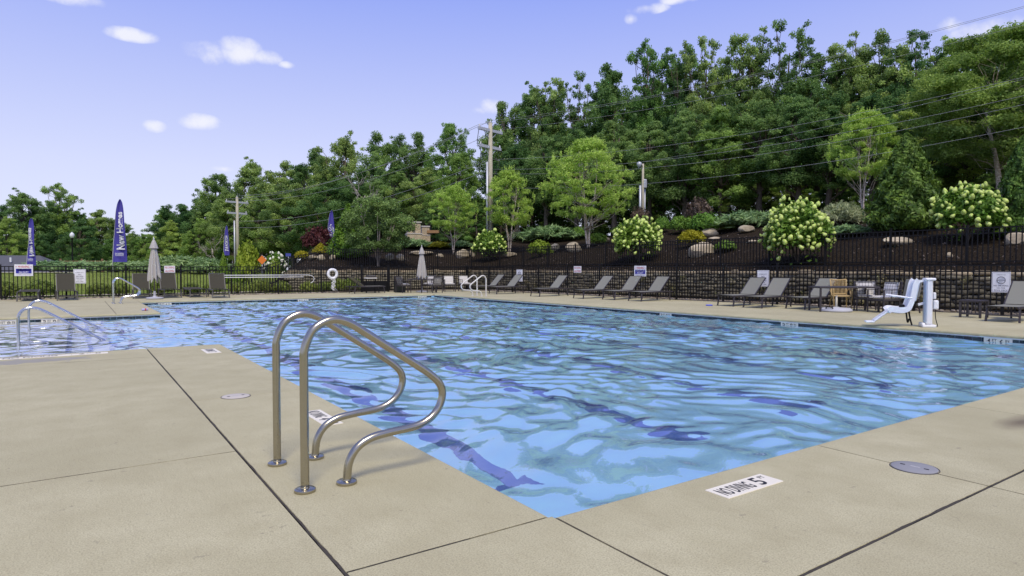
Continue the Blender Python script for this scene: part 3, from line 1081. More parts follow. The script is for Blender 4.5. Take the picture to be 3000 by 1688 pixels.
nd = ('NO DIVING', .27, .105, .0, -.002)
deck_marker('depth_marker', (1.19, -.275, .0), (1, 0, 0), .51, .158, [(.33, [nd]), (.18, [('5', .065, .115, -.045, 0), ('FT', .045, .035, .035, .035)])], 'ivory NO DIVING 5 FT tile set in the deck right of the near corner')
deck_marker('depth_marker', (-.285, 2.78, .0), (0, -1, 0), .60, .158, [(.33, [nd]), (.27, [('4', .06, .105, -.085, 0), ('FT', .035, .03, -.025, .035), ('6', .06, .105, .045, 0), ('IN', .03, .03, .10, .035)])], 'ivory NO DIVING 4 FT 6 tile seen behind the near handrails')
deck_marker('depth_marker', (-.30, 8.05, .0), (0, -1, 0), .56, .20, [(.56, [('NO DIVING', .30, .12, -.1, 0), ('3', .05, .12, .13, 0), ('FT', .04, .03, .19, .03)])], 'small ivory depth tile at the left deck corner beside the shallow bay')
deck_marker('depth_marker', (-2.25, 8.72, .0), (1, 0, 0), 1.3, .16, [(.85, [('NO DIVING', .62, .11, -.05, 0)]), (.45, [('2', .07, .11, -.1, 0), ('FT', .05, .04, -.01, .03), ('0', .07, .11, .1, 0)])], 'long ivory NO DIVING tile strip at the edge of the shallow bay')


def wall_marker(c, U, label, a='3', b='6', w=.46):
    U = np.array(U, float)
    N = np.cross(U, [0, 0, 1.0])
    root = empty('waterline_marker', c, 0, label, 'depth marker')
    rot = Matrix.Rotation(math.atan2(U[1], U[0]), 3, 'Z')
    MB().box((0, 0, 0), (w, .016, .150), rot).build('tile', MARK, root)
    for body, tw, th, tx, ty in ((a, .075, .115, -.155, -.0), ('FT', .075, .045, -.055, .035), (b, .075, .115, .055, 0), ('IN', .06, .045, .15, .035)):
        o = U * tx + N * .0095 + np.array([0, 0, ty])
        link('lettering', text_mesh(body, U, (0, 0, 1), tw, th, o, INK), root)


xw = PX1 + OV - .012
for px, py, a, b, lab in ((2924, 993, '4', '6', 'waterline tile reading 4 FT 6 IN on the right pool wall'), (2313, 947, '3', '9', 'waterline tile reading 3 FT 9 IN below the grey loungers'),
                          (1950, 915, '3', '9', 'small waterline depth tile midway along the right pool wall'), (1365, 872, '3', '6', 'small waterline depth tile below the far right handrails')):
    r = ray(px, py); q = CAM + r * ((xw - CAM[0]) / r[0])
    wall_marker((xw, q[1], ZTILE), (0, -1, 0), lab, a, b)
for px, py, a, b, lab in ((483, 887, '3', '6', 'waterline depth tile on the far pool wall nearest the left deck corner'), (888, 879, '3', '6', 'waterline depth tile in the middle of the far pool wall'),
                          (1237, 870, '3', '6', 'waterline depth tile on the far pool wall below the umbrella table')):
    r = ray(px, py); q = CAM + r * ((PY1 + OV - .012 - CAM[1]) / r[1])
    wall_marker((q[0], PY1 + OV - .012, ZTILE), (1, 0, 0), lab, a, b)
for px, py, a, b, lab in ((152, 938, '2', '0', 'waterline tile reading 2 FT 0 behind the shallow steps'), (18, 941, '1', '0', 'leftmost waterline tile at the picture edge in the shallow bay')):
    r = ray(px, py); q = CAM + r * ((BAY1 + OV - .012 - CAM[1]) / r[1])
    wall_marker((q[0], BAY1 + OV - .012, ZTILE), (1, 0, 0), lab, a, b)


def skimmer_lid(x, y, ang, col, label):
    root = empty('skimmer_hatch', (x, y, 0), ang, label, 'lid')
    mm = mat('lid_' + col[0], col[1], .6, spec=.15, noise=.08, nscale=10)
    MB().lathe([(.001, .0), (.127, .0), (.128, .004), (.124, .0065), (.06, .008), (.001, .0085)], (0, 0, 0), 32).build('disc', mm, root, smooth=True, angle=40)
    ringv = MB()
    ringv.tube([(.134 * math.cos(a), .134 * math.sin(a), .001) for a in np.linspace(0, 2 * math.pi, 33)], .003, 6, False)
    ringv.build('rim', mat('rim_dark', (.08, .075, .07), .6, noise=.2), root)
    for s in (-1, 1):
        MB().rbox((s * .068, 0, .0085), (.028, .012, .004), .002).build('finger_slot', INK, root)
    m = MB()
    for k in range(5):
        m.tube([(-.022 + .011 * k, -.008, .0088), (-.016 + .011 * k, .008, .0092)], .0022, 6)
    m.build('moulded_mark', mat('mould_pale', (.45, .45, .46), .5, noise=.1), root)


skimmer_lid(2.36, -.665, R(-87), ('grey', (.27, .27, .275)), 'grey round skimmer lid in the right deck beside the saw cut')
skimmer_lid(-.70, 4.14, R(8), ('tan', (.50, .46, .39)), 'tan round skimmer lid in the left deck beyond the handrails')

# ------------------------------------------------------------------ loungers
def make_lounger(name, sling, frame, back=46, label='', group=None):
    root = empty(name, (0, 0, 0), 0, label, 'sun lounger', group)
    for s in (-1, 1):
        MB().rbox((.95, s * .315, .345), (1.92, .03, .05), .006).build('side_rail', frame, root)
    for x, dx in ((.10, -.06), (1.66, .05)):
        for s in (-1, 1):
            MB().bar((x, s * .315, .345), (x + dx, s * .33, 0), .045, .03).build('leg', frame, root)
    MB().bar((.06, -.32, .155), (.06, .32, .155), .04, .025).build('cross_bar', frame, root)
    MB().bar((1.69, -.32, .155), (1.69, .32, .155), .04, .025).build('cross_bar', frame, root)
    m = MB()
    n = 8
    for i in range(n):
        for (xx, ww) in ((.02, 1),):
            pass
    vs = []
    for i in range(n + 1):
        x = .03 + 1.10 * i / n
        for k in range(5):
            y = -.30 + .15 * k
            sag = .018 * math.sin(math.pi * i / n) * math.sin(math.pi * k / 4)
            vs.append((x, y, .372 - sag))
    nv = len(vs)
    vs += [(p[0], p[1], p[2] - .006) for p in vs]
    fs = []
    for i in range(n):
        for k in range(4):
            a = i * 5 + k
            fs.append((a, a + 5, a + 6, a + 1)); fs.append((nv + a, nv + a + 1, nv + a + 6, nv + a + 5))
    m.add(vs, fs)
    m.build('seat_sling', sling, root, smooth=True)
    ca, sa = math.cos(R(back)), math.sin(R(back))
    B = lambda d, y, off=0.0: (1.14 + d * ca - off * sa, y, .365 + d * sa + off * ca)
    L = .80
    bk = empty('backrest'); bk.parent = root
    for s in (-1, 1):
        MB().bar(B(0, s * .31), B(L, s * .31), .032, .026).build('back_rail', frame, bk)
    MB().bar(B(L, -.325), B(L, .325), .026, .032).build('top_bar', frame, bk)
    vs, fs = [], []
    for off in (.010, .004):
        for i in range(7):
            for k in range(5):
                sag = .014 * math.sin(math.pi * i / 6) * math.sin(math.pi * k / 4)
                vs.append(B(.02 + (L - .03) * i / 6, -.30 + .15 * k, off - sag))
    for i in range(6):
        for k in range(4):
            a = i * 5 + k
            fs.append((a, a + 5, a + 6, a + 1)); fs.append((35 + a, 36 + a, 41 + a, 40 + a))
    MB().add(vs, fs).build('back_sling', sling, bk, smooth=True)
    if back > 10:
        for s in (-1, 1):
            MB().bar(B(L * .55, s * .27, -.01), (1.62, s * .27, .33), .02).build('prop', frame, bk)
    return root


FG = mat('dark_taupe_frame', (.040, .034, .038), .5, noise=.12)
FD = mat('dark_bronze_frame', (.10, .095, .085), .5, noise=.12)
proto = make_lounger('sun_lounger', SLING, FG)
G = 'grey sling loungers along the side fence'


def place(o, x, y, rz, label, group):
    o.location = (x, y, 0); o.rotation_euler = (0, 0, rz)
    o['label'] = label; o['group'] = group


spots = [(15.05, 26.0, 'grey lounger hard by the far pale handrails, farthest in the side row'), (15.05, 24.2, 'grey lounger, second farthest in the side row'),
         (15.15, 20.8, 'grey lounger standing alone left of the NO DIVING ALLOWED sign on the side fence'), (15.42, 18.1, 'grey lounger below the NO DIVING ALLOWED sign on the side fence'),
         (15.75, 16.6, 'grey lounger below the WARNING sign on the side fence'), (15.82, 15.2, 'grey lounger just right of the WARNING sign on the side fence'),
         (15.98, 11.15, 'grey lounger partly covering the NO GLASS sign'), (15.83, 10.0, 'grey lounger right of the NO GLASS sign'),
         (16.42, 8.9, 'grey lounger beside the dark table and rattan chair'), (15.9, 3.35, 'grey lounger cut off by the right picture edge')]
for k, (x, y, lab) in enumerate(spots):
    o = proto if k == 0 else copy_tree(proto)
    place(o, x, y, R((-2, 3, 1, -2, 4, 2, -3, 2, -4, 1)[k]), lab, G)
proto2 = make_lounger('sun_lounger', SLINGD, FD, 58)
protof = make_lounger('sun_lounger', SLINGD, FD, 2)
G2 = 'dark brown loungers along the far fence'
k2 = 0
for px, lab in ((200, 'dark brown lounger with raised back below the left NO GLASS sign'), (413, 'dark brown lounger behind the closed left umbrella'),
                (507, 'dark brown lounger below the left NO DIVING ALLOWED sign'), (648, 'dark brown lounger below the rescue net')):
    p = gnd(px, 873.5)
    o = proto2 if k2 == 0 else copy_tree(proto2)
    place(o, p[0], min(p[1], 28.25), R(90 + (3, -2, 2, -3)[k2]), lab, G2); k2 += 1
for k, (px, lab) in enumerate(((92, 'dark brown lounger lying flat below the left WARNING sign'), (582, 'dark brown lounger lying flat between two raised ones'))):
    p = gnd(px, 876 if k == 0 else 872)
    o = protof if k == 0 else copy_tree(protof)
    place(o, p[0], min(p[1], 28.25), R((90, 92)[k]), lab, G2)
lt = make_lounger('sun_lounger', SLING, FG, 36)
p = gnd(1122, 860)
place(lt, p[0] + .35, 28.9, R(184), 'pale grey lounger turned along the far fence left of the umbrella table', 'single lounger by the gate')
bpy.data.objects[lt.name].pop('group', None)

# ------------------------------------------------------------------ tables, chairs
def make_table(name, w, d, h, label, slats=True):
    root = empty(name, (0, 0, 0), 0, label, 'table')
    fr = MB()
    for s in (-1, 1):
        fr.rbox((0, s * (d / 2 - .02), h - .03), (w, .04, .05), .006)
        fr.rbox((s * (w / 2 - .02), 0, h - .03), (.04, d - .08, .05), .006)
    fr.build('top_frame', FG, root)
    n = int((d - .08) / .09)
    for i in range(n):
        MB().rbox((0, -d / 2 + .04 + (d - .08) * (i + .5) / n, h - .015), (w - .08, .07, .02), .004).build('slat', FG, root)
    for sx in (-1, 1):
        for sy in (-1, 1):
            MB().rbox((sx * (w / 2 - .03), sy * (d / 2 - .03), (h - .055) / 2), (.05, .05, h - .055), .006).build('leg', FG, root)
    return root


CUSH = mat('pale_cushion', (.62, .60, .55), .9, noise=.06, nscale=40, bump=.15, bscale=90)


def plaid_mat():
    m = bpy.data.materials.new('plaid_cushion'); m.use_nodes = True
    n, l = m.node_tree.nodes, m.node_tree.links
    b = n['Principled BSDF']; b.inputs['Roughness'].default_value = .9
    tc = n.new('ShaderNodeTexCoord'); sp = n.new('ShaderNodeSeparateXYZ'); l.new(tc.outputs['Object'], sp.inputs[0])
    cur = None
    for ax in (0, 1, 2):
        mt = n.new('ShaderNodeMath'); mt.operation = 'PINGPONG'; mt.inputs[1].default_value = .042
        l.new(sp.outputs[ax], mt.inputs[0])
        gt = n.new('ShaderNodeMath'); gt.operation = 'LESS_THAN'; gt.inputs[1].default_value = .010
        l.new(mt.outputs[0], gt.inputs[0])
        ml = n.new('ShaderNodeMath'); ml.operation = 'MULTIPLY'; ml.inputs[1].default_value = .42; l.new(gt.outputs[0], ml.inputs[0])
        if cur is None: cur = ml
        else:
            ad = n.new('ShaderNodeMath'); ad.operation = 'ADD'; ad.use_clamp = True
            l.new(cur.outputs[0], ad.inputs[0]); l.new(ml.outputs[0], ad.inputs[1]); cur = ad
    mx = n.new('ShaderNodeMix'); mx.data_type = 'RGBA'; l.new(cur.outputs[0], mx.inputs['Factor'])
    mx.inputs['A'].default_value = (.68, .66, .62, 1); mx.inputs['B'].default_value = (.06, .055, .055, 1)
    l.new(mx.outputs['Result'], b.inputs['Base Color'])
    return m


PLAID = plaid_mat()


def puff(m, c, s, rot=None, nx=6, e=.28):
    """a soft cushion: rounded box with bulging faces"""
    vs, fs = [], []
    for zz in (1, -1):
        for i in range(nx + 1):
            for j in range(nx + 1):
                u, v = -1 + 2 * i / nx, -1 + 2 * j / nx
                k = (1 - abs(u) ** 4) * (1 - abs(v) ** 4)
                vs.append((u * s[0] / 2, v * s[1] / 2, zz * s[2] / 2 * (e + (1 - e) * k ** .5)))
    N = (nx + 1) ** 2
    for i in range(nx):
        for j in range(nx):
            a = i * (nx + 1) + j
            fs.append((a, a + nx + 1, a + nx + 2, a + 1)); fs.append((N + a, N + a + 1, N + a + nx + 2, N + a + nx + 1))
    edge = [i * (nx + 1) for i in range(nx + 1)] + [nx * (nx + 1) + j for j in range(1, nx + 1)] + [i * (nx + 1) + nx for i in range(nx - 1, -1, -1)] + [j for j in range(nx - 1, 0, -1)]
    for a, b in zip(edge, edge[1:] + edge[:1]):
        fs.append((a, b, N + b, N + a))
    if rot is not None: vs = [rot @ Vector(p) for p in vs]
    m.add([(p[0] + c[0], p[1] + c[1], p[2] + c[2]) for p in vs], fs)
    return m


def make_chair(name, cushion, label, group=None, w=.58):
    """slatted aluminium armchair facing +X, with seat and back cushions"""
    root = empty(name, (0, 0, 0), 0, label, 'chair', group)
    h = w / 2
    for sx, sy in ((1, 1), (1, -1), (-1, 1), (-1, -1)):
        top = .64 if sx > 0 else .40
        MB().rbox((sx * .27, sy * h, top / 2), (.035, .035, top), .005).build('leg', FG, root)
    m = MB()
    for s in (-1, 1):
        m.rbox((0, s * h, .37), (.52, .03, .06), .005); m.rbox((s * .27, 0, .37), (.03, w - .04, .06), .005)
    m.build('seat_frame', FG, root)
    for s in (-1, 1):
        a = MB().rbox((-.01, s * h, .655), (.62, .055, .022), .006); a.build('arm', FG, root)
        MB().rbox((.0, s * h, .52), (.02, .02, .25), .004).build('arm_slat', FG, root)
        MB().bar((-.27, s * h, .39), (-.36, s * (h - .015), .86), .035, .03).build('back_post', FG, root)
    MB().bar((-.36, -h, .86), (-.36, h, .86), .03, .035).build('top_rail', FG, root)
    for k in range(7):
        y = -h + w * (k + 1) / 8
        MB().bar((-.285, y, .40), (-.36, y, .85), .018, .014).build('back_slat', FG, root)
    puff(MB(), (.01, 0, .435), (.52, w - .06, .10)).build('seat_cushion', cushion, root, smooth=True)
    puff(MB(), (-.25, 0, .66), (.09, w - .08, .44), Matrix.Rotation(R(-10), 3, 'Y') @ Matrix.Rotation(0, 3, 'Z')) if False else None
    rot = Matrix.Rotation(R(90 - 10), 3, 'Y')
    puff(MB(), (-.255, 0, .655), (.42, w - .08, .10), rot).build('back_cushion', cushion, root, smooth=True)
    return root


# far umbrella table
TX, TY = 13.25, 28.35
t = make_table('patio_table', 1.1, 1.1, .73, 'dark square patio table under the closed far umbrella')
t.location = (TX, TY, 0); t.rotation_euler = (0, 0, R(18))
ch = make_chair('patio_chair', PLAID, '')
GC = 'cushioned chairs round the far umbrella table'
cs = [(TX - 1.05, TY + .05, 12, 'plaid cushioned chair left of the far umbrella table'), (TX + .25, TY - 1.0, 95, 'plaid cushioned chair on the pool side of the far umbrella table, back to the pool'),
      (TX + .9, TY + .9, 215, 'plaid cushioned chair behind the far umbrella table')]
for k, (x, y, a, lab) in enumerate(cs):
    o = ch if k == 0 else copy_tree(ch)
    place(o, x, y, R(a), lab, GC)
ch2 = make_chair('patio_chair', CUSH, '')
cs = [(15.0, 28.5, 250, 'pale cushioned chair right of the far umbrella table, beside a matching one'), (16.0, 28.5, 262, 'pale cushioned chair in the fence corner, right of its match')]
for k, (x, y, a, lab) in enumerate(cs):
    o = ch2 if k == 0 else copy_tree(ch2)
    place(o, x, y, R(a), lab, GC)
bn = MB().rbox((0, 0, .29), (.5, .45, .58), .02).build('waste_box', mat('dark_bin', (.02, .025, .02), .5, noise=.2)); bn.location = (TX - .95, TY + .75, 0)
tag(bn, 'dark green box behind the leftmost plaid chair', 'box')
MB().rbox((0, 0, .592), (.53, .48, .025), .01).build('lid', BLACKM, bn)


# closed umbrellas
def umbrella(x, y, H, label, seed):
    root = empty('patio_umbrella', (x, y, 0), 0, label, 'umbrella')
    r_ = random.Random(seed)
    MB().tube([(0, 0, 0), (0, 0, H)], .022, 10).build('pole', GREYFRAME, root, smooth=True)
    MB().lathe([(.001, 0), (.30, 0), (.33, .02), (.33, .05), (.28, .075), (.08, .095), (.06, .13), (.045, .14), (.045, .32), (.03, .33)], (0, 0, 0), 28).build('base', mat('grey_umbrella_base', (.42, .42, .44), .5, noise=.06), root, smooth=True, angle=45)
    CL = mat('grey_umbrella_cloth', (.43, .41, .38), .9, noise=.08, nscale=6, bump=.15, bscale=120)
    n, rows = 48, 22
    vs, fs = [], []
    ph = [r_.uniform(0, 6.28) for _ in range(4)]
    for j in range(rows + 1):
        u = j / rows
        z = H - .10 - u * 1.55
        base = .035 + .175 * min(1, u * 1.05) ** .75
        for i in range(n):
            a = 2 * math.pi * i / n
            fold = .30 * math.sin(8 * a + ph[0] + .5 * math.sin(3 * u + ph[1])) + .12 * math.sin(13 * a + ph[2] + 2 * u) + .10 * math.sin(3 * a + ph[3])
            r = base * (1 + fold * min(1, u * 2.2))
            drop = (.10 * math.sin(8 * a + ph[0]) + .10 * math.sin(2 * a + ph[1])) * max(0, u - .82) / .18
            vs.append((r * math.cos(a), r * math.sin(a), z - drop))
    for j in range(rows):
        for i in range(n):
            k = (i + 1) % n
            fs.append((j * n + i, (j + 1) * n + i, (j + 1) * n + k, j * n + k))
    MB().add(vs, fs).build('canopy', CL, root, smooth=True)
    vs, fs = [], []
    for j in range(6):
        u = j / 5
        for i in range(32):
            a = 2 * math.pi * i / 32
            r = .03 + u ** .8 * .125 * (1 + .16 * math.sin(8 * a + 1) * u)
            vs.append((r * math.cos(a), r * math.sin(a), H - .04 - .36 * u ** 1.1))
    for j in range(5):
        for i in range(32):
            k = (i + 1) % 32
            fs.append((j * 32 + i, (j + 1) * 32 + i, (j + 1) * 32 + k, j * 32 + k))
    MB().add(vs, fs).build('vent_cap', CL, root, smooth=True)
    MB().lathe([(.001, H - .04), (.03, H - .04), (.02, H), (.012, H + .05), (.006, H + .08)], (0, 0, 0), 10).build('finial', WHITE, root, smooth=True)
    return root


p = gnd(442, 872)
umbrella(p[0], min(p[1], 27.7), 2.50, 'closed grey patio umbrella standing by the far fence on the left', 2)
umbrella(TX, TY, 2.45, 'closed pale grey umbrella rising from the far patio table', 5)

# right hand table group
tb = make_table('bar_table', 1.72, .8, .74, 'dark slatted patio table beside the rattan chair')
q = at(2472, 788, 18.9); tb.location = (q[0], q[1], 0); tb.rotation_euler = (0, 0, R(-36))
RAT = mat('honey_rattan', (.50, .36, .15), .5, noise=.25, nscale=25)


def rattan_chair(x, y, rz):
    root = empty('rattan_chair', (x, y, 0), rz, 'honey coloured rattan armchair behind the dark patio table', 'chair')
    for s in (-1, 1):
        MB().tube(catmull([(.26, s * .24, 0), (.25, s * .25, .22), (.26, s * .265, .45), (.25, s * .27, .60), (.20, s * .275, .655), (.0, s * .28, .655), (-.2, s * .26, .60), (-.24, s * .24, .52)], 4), .016, 8).build('front_leg_arm', RAT, root, smooth=True)
        MB().tube(catmull([(-.33, s * .25, 0), (-.27, s * .23, .25), (-.22, s * .22, .43), (-.26, s * .22, .65), (-.34, s * .235, .92)], 4), .016, 8).build('rear_leg_post', RAT, root, smooth=True)
        MB().tube([(.10, s * .27, .40), (.17, s * .275, .64)], .010, 6).build('arm_brace', RAT, root)
        MB().tube([(.10, s * .27, .40), (-.08, s * .275, .64)], .010, 6).build('arm_brace', RAT, root)
        MB().tube(catmull([(.25, s * .25, .16), (.12, s * .24, .30), (.0, s * .24, .38), (-.14, s * .235, .30), (-.29, s * .23, .18)], 4), .010, 6).build('leg_brace', RAT, root)
    MB().tube(catmull([(-.34, -.235, .92), (-.36, 0, .90), (-.34, .235, .92)], 5), .017, 8).build('top_rail', RAT, root, smooth=True)
    MB().tube([(-.225, -.22, .47), (-.225, .22, .47)], .014, 8).build('low_rail', RAT, root)
    for k in range(11):
        yk = -.195 + .039 * k
        MB().tube([(-.225, yk, .47), (-.29, yk, .70), (-.352, yk, .905)], .0085, 6).build('back_cane', RAT, root)
    m = MB().tube(catmull([(.26, -.24, .41), (.28, 0, .405), (.26, .24, .41)], 4), .018, 8)
    m.tube([(-.22, -.22, .42), (.26, -.25, .41)], .016, 8).tube([(-.22, .22, .42), (.26, .25, .41)], .016, 8)
    m.build('seat_ring', RAT, root, smooth=True)
    puff(MB(), (.02, 0, .42), (.48, .46, .05)).build('seat', RAT, root, smooth=True)


q = at(2464, 788, 19.9); rattan_chair(q[0], q[1], R(222))
o = copy_tree(ch); q = at(2540, 788, 19.1); place(o, q[0], q[1], R(215), 'plaid cushioned chair right of the rattan chair, facing the pool', 'plaid chairs by the pool lift')
o = copy_tree(ch); q = at(2590, 788, 18.3); place(o, q[0], q[1], R(160), 'plaid cushioned chair beside the pool lift, turned sideways', 'plaid chairs by the pool lift')
# loose umbrella base
q = at(2452, 788, 18.7)
root = empty('umbrella_base', (q[0], q[1], 0), 0, 'light grey low umbrella base on the deck under the dark table', 'umbrella base')
BASE = mat('pale_grey_plastic', (.50, .51, .55), .45, noise=.05)
MB().lathe([(.001, 0), (.40, 0), (.43, .03), (.42, .075), (.36, .11), (.10, .125), (.07, .14)], (0, 0, 0), 28).build('shell', BASE, root, smooth=True, angle=45)
MB().tube(catmull([(-.36, -.10, .09), (-.39, -.08, .14), (-.39, .08, .14), (-.36, .10, .09)], 4), .016, 8).build('handle', BLACKM, root, smooth=True)
MB().tube([(0, 0, .12), (0, 0, .47)], .028, 12).build('stem', mat('cream_stem', (.66, .62, .50), .5, noise=.05), root, smooth=True)
# side table by the right lounger and a grey chair behind the lift
tb2 = make_table('side_table', .5, .5, .46, 'small dark slatted side table left of the cut-off lounger'); tb2.location = (17.1, 4.35, 0)
for k, yk in enumerate(np.linspace(-.2, .2, 6)):
    MB().rbox((-.23, yk, .25), (.016, .02, .32), .003).build('side_slat', FG, tb2)
MB().rbox((-.23, 0, .10), (.02, .44, .04), .003).build('low_rail', FG, tb2)
q = at(2652, 788, 18.2)
sc = empty('sling_chair', (q[0], q[1], 0), R(165), 'grey sling chair mostly hidden behind the pool lift seat', 'chair')
MB().rbox((0, 0, .42), (.5, .52, .02), .008).build('seat', SLING, sc)
MB().rbox((-.30, 0, .70), (.02, .52, .52), .008, Matrix.Rotation(R(-14), 3, 'Y')).build('back', SLING, sc)
for sx in (-1, 1):
    for sy in (-1, 1):
        MB().bar((sx * .22, sy * .25, .42), (sx * .27, sy * .26, 0), .03).build('leg', FG, sc)

# ------------------------------------------------------------------ pool lift
LX, LY = 13.15, 3.78
lf = empty('pool_lift', (LX, LY, 0), R(0), 'white pool lift with reclining seat on the right pool edge', 'pool lift')
lf.scale = (.76, .92, .96); lf.rotation_euler = (0, 0, R(125))     # seat side towards +X local
PALEBLUE = mat('pale_blue_grey_plastic', (.50, .58, .68), .4, noise=.03)
MB().rbox((.0, 0, .03), (.34, .40, .06), .012).build('base_plate', WHITE, lf)
MB().rbox((.13, 0, .05), (.10, .30, .10), .02).build('base_block', WHITE, lf)
MB().rbox((.0, .02, .56), (.16, .30, 1.00), .03).build('mast', WHITE, lf)
MB().rbox((.005, .02, .57), (.20, .20, .94), .03).build('mast_cover', PALEBLUE, lf)
MB().rbox((-.02, .02, 1.07), (.26, .34, .06), .02).build('mast_head', WHITE, lf)
m = MB(); m.bar((-.10, -.05, .06), (-.10, -.05, .95), .05, .06); m.bar((-.10, -.05, .10), (.0, -.05, .28), .06)
m.build('actuator', mat('lift_grey', (.42, .43, .45), .4, noise=.05), lf)
MB().rbox((-.20, -.06, .50), (.13, .17, .20), .02).build('battery_box', WHITE, lf)
MB().rbox((-.17, -.06, .70), (.08, .10, .15), .02).build('control_box', WHITE, lf)
MB().tube(catmull([(-.20, -.06, .40), (-.22, -.08, .2), (-.26, -.05, .03), (-.20, .02, .02)], 5), .011, 6).build('hose', BLACKM, lf, smooth=True)
m = MB(); m.bar((.03, .02, 1.05), (.22, .02, 1.02), .06, .05); m.bar((.05, .02, .55), (.24, .02, .50), .06, .05)
m.build('carrier_arm', WHITE, lf)
# seat shell: back, pan and leg rest as one moulded strip
prof = [(.30, 1.06), (.36, .98), (.40, .80), (.45, .60), (.50, .47), (.56, .41), (.70, .385), (.90, .40), (.97, .395), (1.02, .36)]
prof = catmull([(x, 0, z) for x, z in prof], 4)
vs, fs = [], []
for k, p_ in enumerate(prof):
    t_ = Vector(prof[min(k + 1, len(prof) - 1)]) - Vector(prof[max(k - 1, 0)])
    nrm_ = Vector((-t_.z, 0, t_.x)).normalized()
    for y, d in ((-.26, .06), (-.24, 0), (0, -.012), (.24, 0), (.26, .06), (.255, -.07), (0, -.10), (-.255, -.07)):
        q = Vector(p_) + nrm_ * d
        vs.append((q.x, y, q.z))
for k in range(len(prof) - 1):
    for i in range(8):
        j = (i + 1) % 8
        fs.append((k * 8 + i, k * 8 + j, k * 8 + 8 + j, k * 8 + 8 + i))
fs.append(tuple(range(8))); fs.append(tuple(range(len(vs) - 8, len(vs))))
MB().add(vs, fs).build('seat_shell', WHITE, lf, smooth=True, angle=50)
MB().rbox((.30, 0, .80), (.06, .30, .46), .02, Matrix.Rotation(R(-12), 3, 'Y')).build('back_pad', PALEBLUE, lf)
for s in (-1, 1):
    MB().rbox((.72, s * .25, .68), (.56, .04, .035), .012, Matrix.Rotation(R(-6), 3, 'Y')).build('arm_rest', WHITE, lf)
m = MB()
m.rbox((1.16, 0, .24), (.46, .34, .035), .012, Matrix.Rotation(R(33), 3, 'Y')); m.rbox((1.45, 0, .095), (.22, .36, .03), .012, Matrix.Rotation(R(2), 3, 'Y'))
m.build('foot_rest', WHITE, lf)
MB().rbox((.60, -.16, .45), (.14, .10, .08), .02).build('belt_pad', BLACKM, lf)
for dx in (0, .07):
    MB().tube(catmull([(.42 + dx, -.18, .42), (.40 + dx, -.22, .30), (.36 + dx, -.24, .14 - dx * .8), (.33 + dx, -.20, .02 + dx * 2)], 5), [.022] * 16, 6).build('belt_strap', BLACKM, lf, smooth=True)

# ------------------------------------------------------------------ small things on the deck
root = empty('soda_bottle', (-.30, 19.4, .035), R(12), 'small lilac and red drinks can lying on the left deck corner', 'can')
CAN = mat('lilac_can', (.42, .40, .66), .35, noise=.2, nscale=20)
MB().lathe([(.001, -.085), (.027, -.085), (.034, -.07), (.034, .07), (.027, .085), (.001, .085)], (0, 0, 0), 16).build('body', CAN, root, smooth=True, angle=40, rot=(0, R(90), 0))
MB().lathe([(.0345, -.01), (.0349, -.01), (.0349, .03), (.0345, .03)], (0, 0, 0), 16).build('red_band', mat('red_print', (.5, .04, .06), .4, noise=.1), root, rot=(0, R(90), 0))
fr = MB().tube([(.10 * math.cos(a), .10 * math.sin(a), .015) for a in np.linspace(0, 2 * math.pi, 25)], .018, 8, False)
fo = fr.build('toy_ring', mat('cobalt_plastic', (.05, .09, .60), .4, noise=.1), smooth=True); fo.location = (15.76, 11.6, .003)
tag(fo, 'flat cobalt blue toy ring on the deck before the loungers', 'toy')

# life ring and its rope on the far fence
r = ray(974, 803); q = CAM + r * ((FAR_Y - .12 - CAM[1]) / r[1])
lr = empty('life_ring', (q[0], q[1], q[2]), 0, 'white life ring hanging on the far fence', 'life ring')
MB().tube([(.225 * math.cos(a), 0, .225 * math.sin(a)) for a in np.linspace(0, 2 * math.pi, 41)], .075, 12, False).build('ring', WHITE, lr, smooth=True)
for a in (45, 135, 225, 315):
    c_, s_ = math.cos(R(a)), math.sin(R(a))
    MB().tube([((.225 + .078 * math.cos(b) * 1) * c_, .078 * math.sin(b), (.225 + .078 * math.cos(b)) * s_) for b in np.linspace(0, 2 * math.pi, 13)], .012, 6, False).build('band', mat('grey_band', (.5, .5, .5), .7), lr)
MB().tube(catmull([(.0, -.06, .30), (.0, -.05, .38), (.01, -.02, .42)], 3), .012, 6).build('hook', BLACKM, lr)
rs = random.Random(3)
for k in range(5):
    pts = [(rs.uniform(-.02, .05), -.08, -.2)]
    for j in range(7):
        pts.append((rs.uniform(-.09, .13), -.08 + rs.uniform(-.02, .02), -.30 - .075 * j))
    pts.append((rs.uniform(-.05, .25), -.07, -.86))
    MB().tube(catmull(pts, 4), .011, 6).build('rope', WHITE, lr, smooth=True)

# rescue poles
def fx(px, py, y):
    r = ray(px, py); return CAM + r * ((y - CAM[1]) / r[1])


